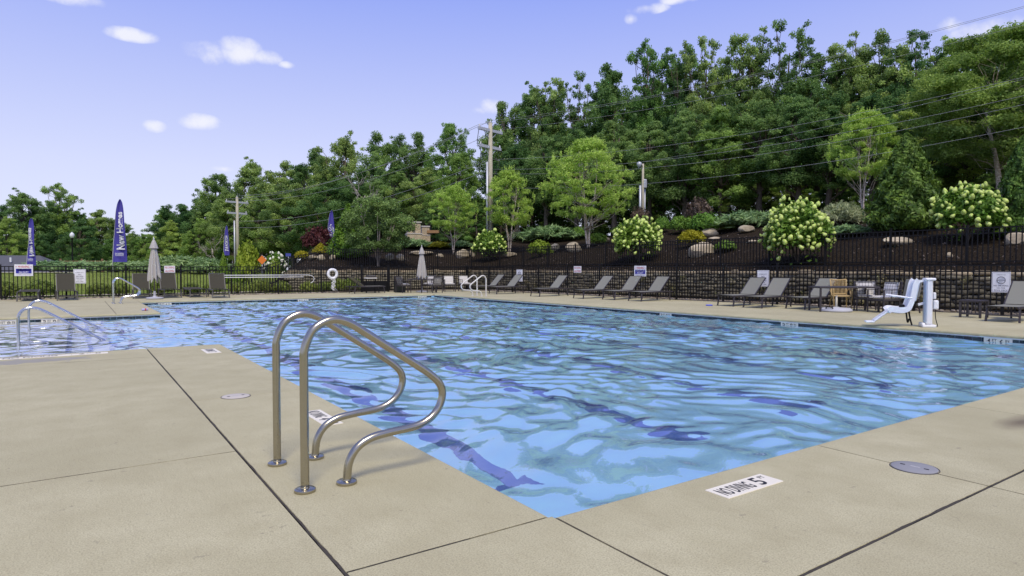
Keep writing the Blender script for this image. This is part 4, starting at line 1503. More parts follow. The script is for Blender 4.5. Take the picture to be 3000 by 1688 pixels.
a, b = fx(628, 807, FAR_Y - .1), fx(900, 807, FAR_Y - .1)
rp = empty('rescue_hook_pole', tuple(a), 0, 'long white rescue pole with a curved hook, upper of the two on the fence', 'pole')
L_ = b[0] - a[0]
MB().tube([(0, 0, 0), (L_, 0, -.005)], .019, 8).build('shaft', WHITE, rp, smooth=True)
MB().tube(catmull([(L_, 0, 0), (L_ + .22, 0, -.04), (L_ + .34, 0, -.16), (L_ + .30, 0, -.33), (L_ + .16, 0, -.42)], 5), .013, 8).build('hook', WHITE, rp, smooth=True)
a, b = fx(632, 813.5, FAR_Y - .14), fx(889, 814, FAR_Y - .14)
rp = empty('skimmer_net_pole', tuple(a), 0, 'long white pole with a leaf net, lower of the two on the fence', 'pole')
MB().tube([(0, 0, 0), (b[0] - a[0], 0, 0)], .019, 8).build('shaft', WHITE, rp, smooth=True)
MB().tube(catmull([(0, 0, -.04), (-.06, 0, .16), (-.16, 0, .20), (-.24, 0, .02), (-.20, 0, -.28), (-.06, 0, -.22), (0, 0, -.04)], 4), .014, 8).build('net_frame', mat('blue_frame', (.10, .16, .35), .5), rp, smooth=True)
m = MB()
for k in range(7):
    m.tube([(-.22 + .03 * k, .01, -.22 + .01 * k), (-.17 + .022 * k, .05, .14)], .008, 5)
m.build('net', mat('faded_red_net', (.40, .20, .17), .9, noise=.2), rp)

# grill by the gate
p = gnd(1090, 858)
gl = empty('charcoal_grill', (p[0], 29.4, 0), 0, 'small grill with a pale shelf by the gate, left of the dark gate posts', 'grill')
MB().rbox((0, 0, .76), (.62, .34, .06), .02).build('shelf', mat('pale_grill_shelf', (.60, .58, .52), .5, noise=.1), gl)
MB().rbox((.02, 0, .86), (.48, .28, .10), .03).build('fire_box', mat('grill_dark', (.06, .055, .05), .5, noise=.3), gl)
for s in (-1, 1):
    MB().rbox((s * .24, 0, .36), (.05, .05, .72), .006).build('leg', BLACKM, gl)
gt = empty('gate', (10.6, FAR_Y - .06, 0), 0, 'dark gate with wide black posts and a kick panel in the far fence', 'gate')
for x in (0, 1.5):
    MB().rbox((x, 0, .72), (.10, .10, 1.44), .01).build('gate_post', BLACKM, gt)
MB().rbox((.75, 0, .32), (1.36, .03, .56), .006).build('kick_panel', BLACKM, gt)
MB().rbox((1.30, -.04, .9), (.10, .05, .16), .01).build('latch_box', BLACKM, gt)

# ------------------------------------------------------------------ signs on the fences
RED = mat('sign_red', (.50, .035, .03), .5)
BLUE = mat('sign_blue', (.03, .03, .32), .5)
GREYT = mat('sign_grey_ink', (.16, .16, .18), .6)
SIGNW = mat('sign_white', (.80, .80, .82), .5, noise=.02)


def sign(side, px0, px1, py0, py1, items, label, border=None):
    """side: far / right fence; px.. the sign's corners as seen; items: (text, w, h, x, y, mat) in fractions, or ('#', w, h, x, y, mat) for a block"""
    pm, ym = (px0 + px1) / 2, (py0 + py1) / 2
    if side == 'far':
        A = np.array([0, FAR_Y - .055]); N = np.array([0, -1.0])
    else:
        A = np.array([fence_x(10) - .055, 10]); N = np.array([-1.0, -.0625]); N /= np.linalg.norm(N)

    def pl(px, py):
        r = ray(px, py); t = ((A - CAM[:2]) @ N) / (r[:2] @ N); return CAM + r * t
    c = pl(pm, ym)
    U = np.array([-N[1], N[0], 0.0])
    if (pl(px1, ym) - pl(px0, ym)) @ U < 0: U = -U
    w = abs((pl(px1, ym) - pl(px0, ym)) @ U); h = abs(pl(pm, py0)[2] - pl(pm, py1)[2])
    root = empty('fence_sign', tuple(c), 0, label, 'sign')
    Nn = np.array([N[0], N[1], 0])
    M3 = Matrix((tuple(U), tuple(-Nn), (0, 0, 1))).transposed()
    MB().rbox((0, 0, 0), (w, .008, h), .002, M3).build('panel', SIGNW, root)
    if border:
        m = MB()
        for sx, sz, ww, hh in ((0, .46, .93, .014), (0, -.46, .93, .014), (-.46, 0, .014 * h / w, .92), (.46, 0, .014 * h / w, .92)):
            o = U * sx * w + Nn * .0045 + np.array([0, 0, sz * h])
            m.box(o, (ww * w, .002, hh * h), M3)
        m.build('border', border, root)
    for body, tw, th, tx, ty, mt in items:
        o = U * tx * w + Nn * .0055 + np.array([0, 0, ty * h])
        if body == '#':
            MB().box(o - Nn * .0008, (tw * w, .001, th * h), M3).build('colour_block', mt, root)
        elif body == 'O':
            m = MB()
            rr = tw * w / 2
            m.tube([U * rr * math.cos(a) + np.array([0, 0, rr * math.sin(a)]) + o for a in np.linspace(0, 2 * math.pi, 29)], rr * .10, 5, False)
            m.bar(o - U * rr * .9, o + U * rr * .9, rr * .13)
            m.bar(o - U * rr * .55 + np.array([0, 0, -rr * .45]), o + U * rr * .35 + np.array([0, 0, -rr * .45]), rr * .25, rr * .05)
            m.bar(o - U * rr * .55 + np.array([0, 0, rr * .38]), o + U * rr * .55 + np.array([0, 0, rr * .38]), rr * .12, rr * .05)
            m.build('no_smoking_symbol', mt, root)
        else:
            link('lettering', text_mesh(body, U, (0, 0, 1), tw * w, th * h, o, mt), root)
    return root


def warning(side, a, b, c, d, lab):
    sign(side, a, b, c, d, [('WARNING', .62, .19, 0, .30, RED), ('^', .08, .10, -.40, .30, RED), ('^', .08, .10, .40, .30, RED), ('#', .84, .42, 0, -.07, BLUE), ('#', .70, .20, 0, .045, SIGNW), ('NO LIFEGUARD', .68, .15, 0, .05, BLUE),
                            ('ON DUTY', .52, .16, 0, -.18, SIGNW), ('NO SWIMMING WITHOUT AN ADULT', .80, .05, 0, -.38, BLUE)], lab, border=None)


def noglass(side, a, b, c, d, lab):
    sign(side, a, b, c, d, [('NO', .26, .09, 0, .12, GREYT), ('GLASS', .58, .10, 0, -.01, GREYT), ('CONTAINERS', .62, .055, 0, -.14, GREYT), ('IN THE', .34, .05, 0, -.25, GREYT), ('POOL AREA', .60, .055, 0, -.36, GREYT), ('COMMUNITY', .66, .05, 0, .26, GREYT)], lab, border=GREYT)


def nodive(side, a, b, c, d, lab):
    sign(side, a, b, c, d, [('NO DIVING', .84, .30, 0, .25, RED), ('ALLOWED', .84, .30, 0, -.25, RED)], lab)


warning('far', 42, 97, 775, 809, 'white WARNING NO LIFEGUARD ON DUTY sign on the far fence at left')
noglass('far', 215, 252, 789, 831, 'white NO GLASS sign on the far fence above a brown lounger')
nodive('far', 481, 513, 779, 799, 'white and red NO DIVING ALLOWED sign on the far fence')
sign('right', 1513, 1531, 790, 825, [('O', .5, .5, 0, .10, GREYT), ('NO SMOKING', .7, .06, 0, -.18, GREYT), ('ON THE', .4, .06, 0, -.28, GREYT), ('POOL DECK', .65, .06, 0, -.38, GREYT)], 'small white no smoking sign on the side fence near the far corner', border=GREYT)
nodive('right', 1681, 1703, 780, 799, 'white and red NO DIVING ALLOWED sign on the side fence')
warning('right', 1858, 1893, 779, 810, 'white and blue WARNING sign on the side fence')
noglass('right', 2218, 2253, 792, 840, 'white NO GLASS sign on the side fence behind a lounger back')
sign('right', 2905, 2961, 797, 857, [('O', .44, .4, 0, .10, GREYT), ('NO SMOKING', .78, .075, 0, -.17, GREYT), ('ON THE', .44, .06, 0, -.285, GREYT), ('POOL DECK', .72, .075, 0, -.40, GREYT), ('COMMUNITY POOL', .5, .035, 0, .36, GREYT)], 'large white NO SMOKING ON THE POOL DECK sign at the right', border=GREYT)

# ------------------------------------------------------------------ foliage tools
def leaf_geo(P, N, size, aspect, rs, tint, droop=0.0, axis=None, fold=.12):
    """diamond leaves at P; N the side they show; axis (optional) the way they point"""
    n = len(P)
    N = N / (np.linalg.norm(N, axis=1, keepdims=True) + 1e-9)
    t = rs.normal(size=(n, 3)) if axis is None else axis + rs.normal(size=(n, 3)) * .35
    t[:, 2] -= droop
    t -= N * (t * N).sum(1, keepdims=True)
    t /= (np.linalg.norm(t, axis=1, keepdims=True) + 1e-9)
    b = np.cross(N, t)
    L = (size * rs.uniform(.65, 1.35, n))[:, None]
    W = L * aspect
    V = np.stack([P - t * L * .5, P + b * W * .5 + N * L * fold, P + t * L * .5, P - b * W * .5 + N * L * fold], 1).reshape(-1, 3)
    F = np.arange(n * 4).reshape(n, 4)
    T = np.repeat(np.clip(tint, 0, 1), 4)
    return V, F, T


def blob_leaves(rs, blobs, dens, size, aspect=.62, up=.5, shell=.55, jit=.8, droop=0.0):
    """blobs: (centre, radii, tint). Leaves fill each clump, thicker towards its skin"""
    Ps, Ns, Ts = [], [], []
    for c, r, ti in blobs:
        k = max(6, int(dens * (r[0] * r[1] * r[2]) ** (2 / 3)))
        d = rs.normal(size=(k, 3)); d /= np.linalg.norm(d, axis=1, keepdims=True)
        rad = rs.uniform(0, 1, k) ** (1 - shell) * rs.uniform(.85, 1.15, k)
        Ps.append(c + d * rad[:, None] * r)
        nn = d * .7 + rs.normal(size=(k, 3)) * jit; nn[:, 2] += up
        Ns.append(nn)
        Ts.append(ti + rs.normal(size=k) * .16)
    return leaf_geo(np.concatenate(Ps), np.concatenate(Ns), size, aspect, rs, np.concatenate(Ts), droop)


def limb(m, a, b, r0, r1, rs, wig=.08, n=6, sides=6):
    a, b = np.array(a, float), np.array(b, float)
    L = np.linalg.norm(b - a)
    pts = [a + (b - a) * t + (rs.normal(size=3) * wig * L * math.sin(math.pi * t) * .5 if 0 < t < 1 else 0) for t in np.linspace(0, 1, n)]
    m.tube(pts, list(np.linspace(r0, r1, n)), sides)


OAK1 = leafmat('oak_leaf', (.070, .158, .042), (.38, .56, .165), .50, .30, huevar=.028)
OAK2 = leafmat('light_forest_leaf', (.14, .26, .05), (.48, .67, .17), .50, .25, huevar=.03)
BIRCHL = leafmat('birch_leaf', (.26, .44, .06), (.57, .78, .18), .5, .08)
MAPLEL = leafmat('dark_maple_leaf', (.065, .12, .024), (.34, .48, .13), .28, .05)
CEDAR = leafmat('cedar_spray', (.042, .10, .014), (.18, .31, .045), .25, .08)
CEDARB = leafmat('bright_cedar_spray', (.085, .18, .015), (.26, .42, .04), .25, .05)
BOXL = leafmat('boxwood_leaf', (.075, .17, .02), (.27, .46, .06), .25, .08)
GOLD = leafmat('gold_thread_leaf', (.28, .28, .015), (.58, .55, .04), .3, .06)
CHART = leafmat('chartreuse_leaf', (.17, .28, .02), (.40, .52, .06), .35, .06)
REDL = leafmat('burgundy_leaf', (.05, .014, .018), (.16, .05, .04), .3, .06)
BROWNL = leafmat('bronze_leaf', (.07, .05, .04), (.24, .17, .13), .3, .06)
JUNI = leafmat('juniper_spray', (.13, .24, .085), (.38, .53, .21), .2, .1)
WILLOW = leafmat('variegated_willow_leaf', (.22, .29, .12), (.58, .62, .36), .35, .04)
HYDL = leafmat('hydrangea_leaf', (.09, .19, .022), (.28, .45, .06), .35, .05)
SHRUBL = leafmat('hedge_leaf', (.12, .18, .025), (.34, .42, .075), .3, .12)
TUFT = leafmat('dry_grass_blade', (.12, .13, .04), (.38, .33, .16), .3, .1)
BLOOM = mat('lime_hydrangea_bloom', (.42, .58, .08), .8, col2=(.66, .75, .28), nscale=3.0, bump=.6, bscale=26, objvar=.10)
BLOOMW = mat('white_hydrangea_bloom', (.74, .74, .60), .8, noise=.08, nscale=14, bump=.6, bscale=26)


# ---- forest tree kinds (local size 16 m high, about 8.5 m wide)
def forest_tree(seed, low=.28, wide=4.2, spires=5, leafm=OAK1, nb=125, dens=760, leaf=.175, open_=0.0, lacy=0):
    """broad-leaved tree: trunk, limbs, leaf clumps; lacy > 0 ends in that many separate limbs with loose tufts"""
    rs = np.random.RandomState(seed)
    H = 16.0
    m = MB()
    lean = rs.normal(size=2) * .35
    tr = [np.array([lean[0] * (z / H) ** 2, lean[1] * (z / H) ** 2, z]) + np.append(rs.normal(size=2) * .10, 0) for z in np.linspace(0, H * .86, 9)]
    m.tube([tuple(p) for p in tr], list(np.linspace(.30, .05, 9)), 8)
    tops = [(rs.uniform(-.62, .62) * wide, rs.uniform(-.62, .62) * wide, rs.uniform(.74, 1.0)) for _ in range(spires)]
    tops[0] = (tops[0][0] * .4, tops[0][1] * .4, 1.0)
    blobs = []
    hi = .70 if lacy else 1.0
    for k in range(nb):
        u = rs.uniform(0, 1) ** .85
        z = (low + (hi - low) * u) * H
        env = math.sin(math.pi * min(1, .16 + .80 * u ** .9)) ** .75
        if lacy: env = math.sin(math.pi * (.16 + .62 * u)) ** .75
        a = rs.uniform(0, 2 * math.pi)
        rr = wide * env * rs.uniform(.2, 1.0) ** .6 * (1 + .22 * math.sin(3 * a + seed))
        c = np.array([rr * math.cos(a), rr * math.sin(a), z])
        if u > .55 and not lacy:      # crowns part into separate leaders near the top
            j = min(tops, key=lambda t: (t[0] - c[0]) ** 2 + (t[1] - c[1]) ** 2)
            f = (u - .55) / .45
            c[0] += (j[0] - c[0]) * (.15 + .5 * f); c[1] += (j[1] - c[1]) * (.15 + .5 * f)
            c[2] = min(c[2], j[2] * H - .3)
        s = rs.uniform(.42, 1.15) * (1.0 - .45 * u) * (1 - open_ * .25)
        blobs.append((c, np.array([s, s, s * rs.uniform(.75, 1.25)]), np.clip(rs.normal(.42, .30), 0, 1)))
    if lacy:
        for k in range(lacy):
            a = 2 * math.pi * k / lacy + rs.uniform(-.4, .4)
            z0 = rs.uniform(.42, .64) * H
            rr = wide * rs.uniform(.2, .72)
            tip = np.array([rr * math.cos(a), rr * math.sin(a), H * (1.0 if k == 0 else rs.uniform(.84, .98))])
            base = tr[int(z0 / (H * .86) * 8)]
            limb(m, base, tip, .09, .02, rs, .10, 7)
            for q in range(17):
                f = rs.uniform(.30, 1.0)
                c = base + (tip - base) * f + rs.normal(size=3) * [.62, .62, .36] * (1.25 - f * .55)
                s = rs.uniform(.18, .58)
                if q < 2: c = tip - np.array([0, 0, .15]) + rs.normal(size=3) * .15 * q
                blobs.append((c, np.array([s, s, s * .8]), np.clip(rs.normal(.45, .25), 0, 1)))
                if q % 2: limb(m, base + (tip - base) * max(.3, f - .12), c, .03, .01, rs, .1, 4, 5)
    else:
        for t in tops:
            for q in range(9):
                s = rs.uniform(.24, .55)
                dn = rs.uniform(0, 1) ** .8 * 3.4
                c = np.array([t[0], t[1], t[2] * H - .30 - dn]) + rs.normal(size=3) * [.28 + .22 * dn, .28 + .22 * dn, .15]
                blobs.append((c, np.array([s, s, s * .8]), np.clip(rs.normal(.5, .2), 0, 1)))
            limb(m, tr[6], (t[0], t[1], t[2] * H - .5), .08, .02, rs)
    for k in rs.choice(nb, 26, replace=False):
        c = blobs[k][0]
        zi = np.clip(c[2] * rs.uniform(.55, .85), H * .2, H * .8)
        i = int(zi / (H * .86) * 8)
        limb(m, tr[min(i, 8)], c, .09, .02, rs, .12)
    for k in range(40):      # loose outer twigs
        b_ = blobs[rs.randint(nb)][0]
        blobs.append((b_ * [1.12, 1.12, 1.0] + rs.normal(size=3) * .5, np.array([.3, .3, .25]), rs.uniform(.2, .9)))
    V, F, T = blob_leaves(rs, blobs, dens * (1 - open_ * .4), leaf, .66, up=.45)
    return m.mesh('trunk', BARK, True), nmesh('crown', V, F, leafm, T)


OAKS = [forest_tree(1), forest_tree(2, .22, 4.6, 6), forest_tree(3, .34, 3.7, 4), forest_tree(4, .25, 4.3, 7, open_=.35), forest_tree(5, .30, 3.9, 5, OAK2, open_=.2), forest_tree(6, .2, 4.4, 4, OAK2),
        forest_tree(7, .24, 4.2, 5, OAK1, lacy=8), forest_tree(8, .28, 4.0, 5, OAK1, lacy=6), forest_tree(9, .24, 4.0, 5, OAK2, open_=.3, lacy=7)]
UNDER = [forest_tree(21, .04, 4.8, 4, OAK1, 90, 620, .22), forest_tree(22, .03, 5.2, 5, OAK2, 90, 620, .22)]
CW = 8.8


def plant(kind, meshes, pos, sxy, sz, rz, label, group=None, cat='tree'):
    root = empty(kind, tuple(pos), rz, label, cat, group)
    for nm, me in zip(('trunk', 'crown'), meshes):
        link(nm, me, root, None, None, (sxy, sxy, sz))
    return root


def by_pixels(kind, meshes, H0, W0, px, top, w, depth, label, group=None, cat='tree', base=None, rz=None):
    """a plant whose foot stands on the terrain at that depth, top and width as measured in the photograph"""
    if base is not None:
        p = hit(px, base, 17.0); f = np.array([math.sin(YAW), math.cos(YAW)]); depth = float((p[:2] - CAM[:2]) @ f)
    else:
        q = at(px, 788, depth); p = np.array([q[0], q[1], terrain(q[0], q[1])])
    zt = at(px, top, depth)[2]
    sz = max(.1, (zt - p[2] + .02)) / H0
    sx = w * depth / FPX / W0
    return plant(kind, meshes, (p[0], p[1], p[2] - .03), sx, sz, rnd.uniform(0, 6.28) if rz is None else rz, label, group, cat)


def wcap(w, top):
    return min(w, .80 * (785 - top) + 18)


def dep(px):
    return float(np.interp(px, [0, 450, 600, 900, 1200, 1500, 1900, 2300, 2700, 3000, 3400], [74, 88, 84, 74, 66, 60, 55, 49, 43, 39, 35]))


# skyline trees, left to right: (px, top, width px, kind)
sky_trees = [(-60, 590, 240, 1), (0, 600, 170, 3), (60, 566, 180, 0), (120, 590, 150, 2), (180, 541, 140, 8), (235, 620, 150, 0), (285, 612, 150, 1), (345, 650, 120, 2), (485, 615, 150, 5), (525, 600, 140, 2), (580, 580, 150, 3),
             (645, 512, 170, 2), (735, 478, 190, 0), (830, 470, 190, 3), (925, 438, 190, 1), (1020, 405, 190, 0), (1120, 392, 200, 3), (1215, 392, 180, 2), (1312, 362, 165, 4),
             (1480, 300, 170, 2), (1555, 262, 190, 0), (1612, 228, 180, 6), (1705, 230, 180, 7), (1800, 190, 220, 1), (1895, 128, 190, 8), (1985, 128, 190, 6), (2070, 112, 200, 7),
             (2180, 92, 220, 6), (2300, 78, 220, 7), (2390, 145, 220, 1), (2470, 112, 210, 6), (2570, 98, 230, 3), (2680, 90, 220, 7), (2790, 112, 250, 4), (2900, 95, 260, 5), (3030, 65, 270, 1), (3190, 60, 280, 0)]
words = ['first', 'second', 'third', 'fourth', 'fifth', 'sixth', 'seventh', 'eighth', 'ninth', 'tenth', 'eleventh', 'twelfth', 'thirteenth', 'fourteenth', 'fifteenth', 'sixteenth', 'seventeenth', 'eighteenth',
         'nineteenth', 'twentieth', 'twenty-first', 'twenty-second', 'twenty-third', 'twenty-fourth', 'twenty-fifth', 'twenty-sixth', 'twenty-seventh', 'twenty-eighth', 'twenty-ninth', 'thirtieth', 'thirty-first', 'thirty-second', 'thirty-third', 'thirty-fourth', 'thirty-fifth', 'thirty-sixth', 'thirty-seventh', 'thirty-eighth', 'thirty-ninth', 'fortieth']
for k, (px, top, w, kd) in enumerate(sky_trees):
    by_pixels('forest_tree', OAKS[kd], 16.0, CW, px, top, wcap(w * 1.18, top), dep(px) + 4, 'tall %s tree on the skyline, %s from the left' % ('lighter green' if kd in (4, 5, 8) else 'dark green', words[k]), 'trees along the skyline')
# front of the wood: fuller, lower crowns
fr_trees = [(20, 640, 200, 5), (130, 690, 170, 1), (235, 640, 190, 1), (330, 700, 150, 4), (440, 690, 120, 5), (500, 650, 190, 5), (585, 640, 150, 4), (690, 560, 170, 1), (770, 570, 180, 0), (860, 540, 190, 2), (960, 520, 200, 1), (1060, 500, 190, 3),
            (1160, 500, 200, 0), (1240, 490, 160, 3), (1335, 450, 150, 4), (1520, 430, 180, 0), (1600, 400, 180, 2), (1690, 380, 200, 0), (1800, 360, 220, 2), (1900, 350, 200, 1), (2000, 330, 220, 0), (2110, 320, 220, 5),
            (2220, 300, 240, 2), (2330, 290, 220, 0), (2430, 300, 230, 1), (2560, 280, 240, 0), (2700, 260, 240, 5), (2830, 270, 250, 0), (3000, 230, 270, 5)]
for k, (px, top, w, kd) in enumerate(fr_trees):
    by_pixels('forest_tree', OAKS[kd], 16.0, CW, px, top, wcap(w * 1.2, top), dep(px) - 3, 'forest tree in the front row of the wood, %s from the left' % words[k], 'trees in the front row of the wood')
# undergrowth along the wood's edge and the deep wood behind
ru = random.Random(12)
for k in range(34):
    px = -40 + k * 95 + ru.uniform(-25, 25)
    top = float(np.interp(px, [0, 600, 1200, 2000, 3000], [705, 690, 600, 520, 480])) + ru.uniform(-35, 30)
    by_pixels('understory_tree', UNDER[k % 2], 16.0, 9.6, px, top, wcap(ru.uniform(130, 190), top - 40), dep(px) + ru.uniform(-2, 3), 'bushy undergrowth tree at the foot of the dark wood, %s from the left' % words[k], 'undergrowth at the foot of the wood')
for k in range(30):
    px = 1380 + k * 62 + ru.uniform(-20, 20)
    top = float(np.interp(px, [1380, 2000, 3000], [600, 500, 440])) + ru.uniform(-40, 30)
    by_pixels('understory_tree', UNDER[k % 2], 16.0, 9.6, px, top, ru.uniform(150, 200), dep(px) + 9 + ru.uniform(0, 3), 'undergrowth tree half seen between the forest trunks, %s from the left' % words[k], 'undergrowth inside the wood')
for k in range(30):
    px = 560 + k * 92 + ru.uniform(-30, 30)
    top = float(np.interp(px, [560, 1000, 1300, 1400, 1500, 2000, 3300], [620, 470, 450, 560, 360, 200, 150])) + ru.uniform(0, 70)
    by_pixels('forest_tree', OAKS[k % 9], 16.0, CW, px, top, ru.uniform(200, 250), dep(px) + 11, 'forest tree deep in the wood behind the front rows, %s from the left' % words[k], 'trees deep in the wood')
for k, (px, top) in enumerate(((1262, 610), (1300, 600), (1345, 590), (1395, 600), (1425, 585))):
    by_pixels('understory_tree', UNDER[k % 2], 16.0, 9.6, px, top, 120, 57 + k % 3, 'dark undergrowth tree behind the stone columns and near pole, %s from the left' % words[k], 'undergrowth behind the columns')
for k, (px, top, d) in enumerate(((395, 694, 150), (440, 688, 150), (420, 705, 190), (370, 700, 170))):
    by_pixels('forest_tree', OAKS[k], 16.0, CW, px, top, 70, d, 'small far tree low on the horizon in the gap, %s of four' % words[k], 'far trees in the horizon gap')


for k, px in enumerate((-150, -260, -360, -480, -600, -760, -930, -1130)):
    by_pixels('forest_tree', OAKS[(k * 2) % 9], 16.0, CW, px, 590 + 18 * (k % 3), 185, 70 + 4 * (k % 2), 'forest tree continuing the wood beyond the left picture edge, %s outward' % words[k], 'trees beyond the left picture edge')


# ---- bare dead trees
def dead_tree(seed, H):
    rs = np.random.RandomState(seed)
    m = MB()

    def grow(p, d, L, r, lev):
        q = p + d * L
        limb(m, p, q, r, r * .55, rs, .10, 5, 5)
        if lev == 0: return
        for _ in range(3 if lev > 1 else 4):
            e = d + rs.normal(size=3) * .55; e[2] += .12; e /= np.linalg.norm(e)
            f = rs.uniform(.45, 1.0)
            grow(p + d * L * f, e, L * rs.uniform(.5, .75), r * .5, lev - 1)
    grow(np.zeros(3), np.array([.05, 0, 1.0]), H * .42, .13, 4)
    return m.mesh('trunk', DEADWOOD, True)


for px, top, w, d, lab in ((1062, 470, 6.0, 60, 'bare grey dead tree standing before the wood above the dark maple'), (622, 620, 5.0, 74, 'bare grey dead tree left of the far utility pole')):
    q = at(px, 788, d); z = terrain(q[0], q[1]); zt = at(px, top, d)[2]
    root = empty('dead_tree', (q[0], q[1], z), 1.3, lab, 'tree')
    link('trunk', dead_tree(int(px), zt - z), root)


# ---- river birches
def birch(seed, stems=3, H=8.0, W=2.9, low=.36, leaf=.15, dens=1000, nb=140):
    rs = np.random.RandomState(seed)
    m = MB()
    ends = []
    for k in range(stems):
        a = 2 * math.pi * k / stems + rs.uniform(-.4, .4)
        o = np.array([math.cos(a), math.sin(a), 0])
        pts = [o * .07, o * .16 + [0, 0, H * .16], o * .34 + [0, 0, H * .36], o * .62 + [0, 0, H * .62], o * .8 + [0, 0, H * .9]]
        pts = [np.array(p) + np.append(rs.normal(size=2) * .05, 0) for p in pts]
        m.tube([tuple(p) for p in catmull(pts, 4)], list(np.linspace(.085, .015, 17)), 8)
        ends.append(pts)
    blobs = []
    for k in range(nb):
        u = rs.uniform(0, 1)
        z = H * (low + (1 - low) * u)
        env = W * (math.sin(math.pi * (.24 + .70 * u)) ** 1.0)
        a = rs.uniform(0, 2 * math.pi)
        r = env * rs.uniform(.15, 1.0) ** .6
        s = rs.uniform(.22, .55)
        c = np.array([r * math.cos(a), r * math.sin(a), min(z, H - s * .5)])
        blobs.append((c, np.array([s * 1.25, s * 1.25, s * .55]), np.clip(rs.normal(.5, .2), 0, 1)))
        if k % 3 == 0:
            st = ends[k % stems]
            j = min(4, max(1, int(c[2] / H * 4)))
            limb(m, st[j] if st[j][2] < c[2] else st[j - 1], c, .022, .006, rs, .1, 5, 5)
    # feathery leading shoots
    for k in range(70):
        a = rs.uniform(0, 2 * math.pi); u = rs.uniform(.0, 1)
        env = W * (math.sin(math.pi * (.24 + .70 * u)) ** 1.0)
        c = np.array([env * math.cos(a) * 1.08, env * math.sin(a) * 1.08, H * (low + (1 - low) * u) + rs.uniform(0, .3)])
        blobs.append((c, np.array([.13, .13, .42]), np.clip(rs.normal(.65, .15), 0, 1)))
    V, F, T = blob_leaves(rs, blobs, dens, leaf, .5, up=.3, shell=.4, droop=.5)
    return m.mesh('trunk', BIRCHB, True), nmesh('crown', V, F, BIRCHL, T)


B1, B2, B3 = birch(31), birch(32, 2, W=2.5), birch(33, 3, W=3.3, low=.30, nb=170)
by_pixels('river_birch', B3, 8.0, 6.4, 1722, 408, 250, 41, 'largest pale-trunked birch in the middle of the bank', 'birches on the bank')
by_pixels('river_birch', B1, 8.0, 5.6, 1328, 543, 130, 46, 'small birch right of the stone columns', 'birches on the bank')
by_pixels('river_birch', B2, 8.0, 5.0, 1492, 500, 140, 44.5, 'small birch just right of the near utility pole', 'birches on the bank')
by_pixels('river_birch', B2, 8.0, 5.0, 2525, 328, 175, 34, 'slender yellow-green birch left of the big cedar', 'birches on the bank', rz=1.0)


def big_birch():
    rs = np.random.RandomState(41)
    m = MB()
    H, W = 11.0, 4.6
    st = [np.array(p) for p in ((0, 0, 0), (-.12, .05, 2.0), (-.45, .1, 4.0), (-.7, .2, 5.6), (-.6, .2, 7.6))]
    m.tube([tuple(p) for p in catmull(st, 4)], list(np.linspace(.17, .012, 17)), 9)
    st2 = [np.array(p) for p in ((.1, 0, 0), (.5, -.1, 2.2), (1.1, -.1, 4.0), (1.4, 0, 5.8), (1.5, .1, 7.8))]
    m.tube([tuple(p) for p in catmull(st2, 4)], list(np.linspace(.15, .012, 17)), 9)
    blobs = []
    for k in range(300):
        u = rs.uniform(0, 1); z = H * (.26 + .74 * u)
        env = W * math.sin(math.pi * (.18 + .74 * u)) ** .7
        a = rs.uniform(0, 2 * math.pi); r = env * rs.uniform(.25, 1) ** .5
        s = rs.uniform(.4, .8)
        c = np.array([r * math.cos(a), r * math.sin(a), min(z, H - .3)])
        blobs.append((c, np.array([s * 1.2, s * 1.2, s * .6]), np.clip(rs.normal(.45, .22), 0, 1)))
        if k % 5 == 0:
            q = (st if k % 2 else st2)[min(4, int(c[2] / H * 4))]
            limb(m, q, c, .012, .005, rs, .1, 5, 5)
    V, F, T = blob_leaves(rs, blobs, 900, .16, .55, up=.3, shell=.4, droop=.4)
    return m.mesh('trunk', BIRCHB, True), nmesh('crown', V, F, leafmat('big_birch_leaf', (.12, .23, .038), (.38, .56, .13), .46, .05), T)


BB = big_birch()
by_pixels('river_birch', BB, 11.0, 9.2, 2925, 105, 480, 33, 'large birch with a leaning pale trunk at the right edge', 'birches on the bank', rz=-.6)


# ---- zelkova-like maple by the slope fence
def maple():
    rs = np.random.RandomState(51)
    m = MB()
    for k in range(6):
        a = k * 1.05 + rs.uniform(-.2, .2)
        pts = [(0, 0, 0), (.03 * math.cos(a), .03 * math.sin(a), .35), (.22 * math.cos(a), .22 * math.sin(a), .85), (.75 * math.cos(a), .75 * math.sin(a), 1.9), (1.1 * math.cos(a), 1.1 * math.sin(a), 3.1)]
        m.tube([tuple(p) for p in catmull(pts, 4)], list(np.linspace(.085, .012, 17)), 7)
    blobs = []
    for k in range(120):
        u = rs.uniform(0, 1); z = 1.05 + 3.1 * u
        env = 2.05 * math.sin(math.pi * (.20 + .66 * u)) ** .7
        a = rs.uniform(0, 2 * math.pi); r = env * rs.uniform(.1, 1) ** .5
        s = rs.uniform(.26, .5)
        blobs.append((np.array([r * math.cos(a), r * math.sin(a), min(z, 4.1)]), np.array([s, s, s * .7]), np.clip(rs.normal(.42, .2), 0, 1)))
    for k in range(40):
        a = rs.uniform(0, 6.28); r = rs.uniform(.2, 1.7)
        blobs.append((np.array([r * math.cos(a), r * math.sin(a), 4.15 - .18 * r * r + rs.uniform(-.1, .2)]), np.array([.12, .12, .30]), .75))
    V, F, T = blob_leaves(rs, blobs, 2000, .10, .55, up=.35, shell=.35)
    return m.mesh('trunk', mat('pale_smooth_bark', (.34, .29, .25), .9, noise=.2, nscale=8), True), nmesh('crown', V, F, MAPLEL, T)


MP = maple()
by_pixels('vase_shaped_maple', MP, 4.3, 4.3, 1108, 580, 215, 0, 'vase-shaped dark green tree with pale stems above the gate', base=781)


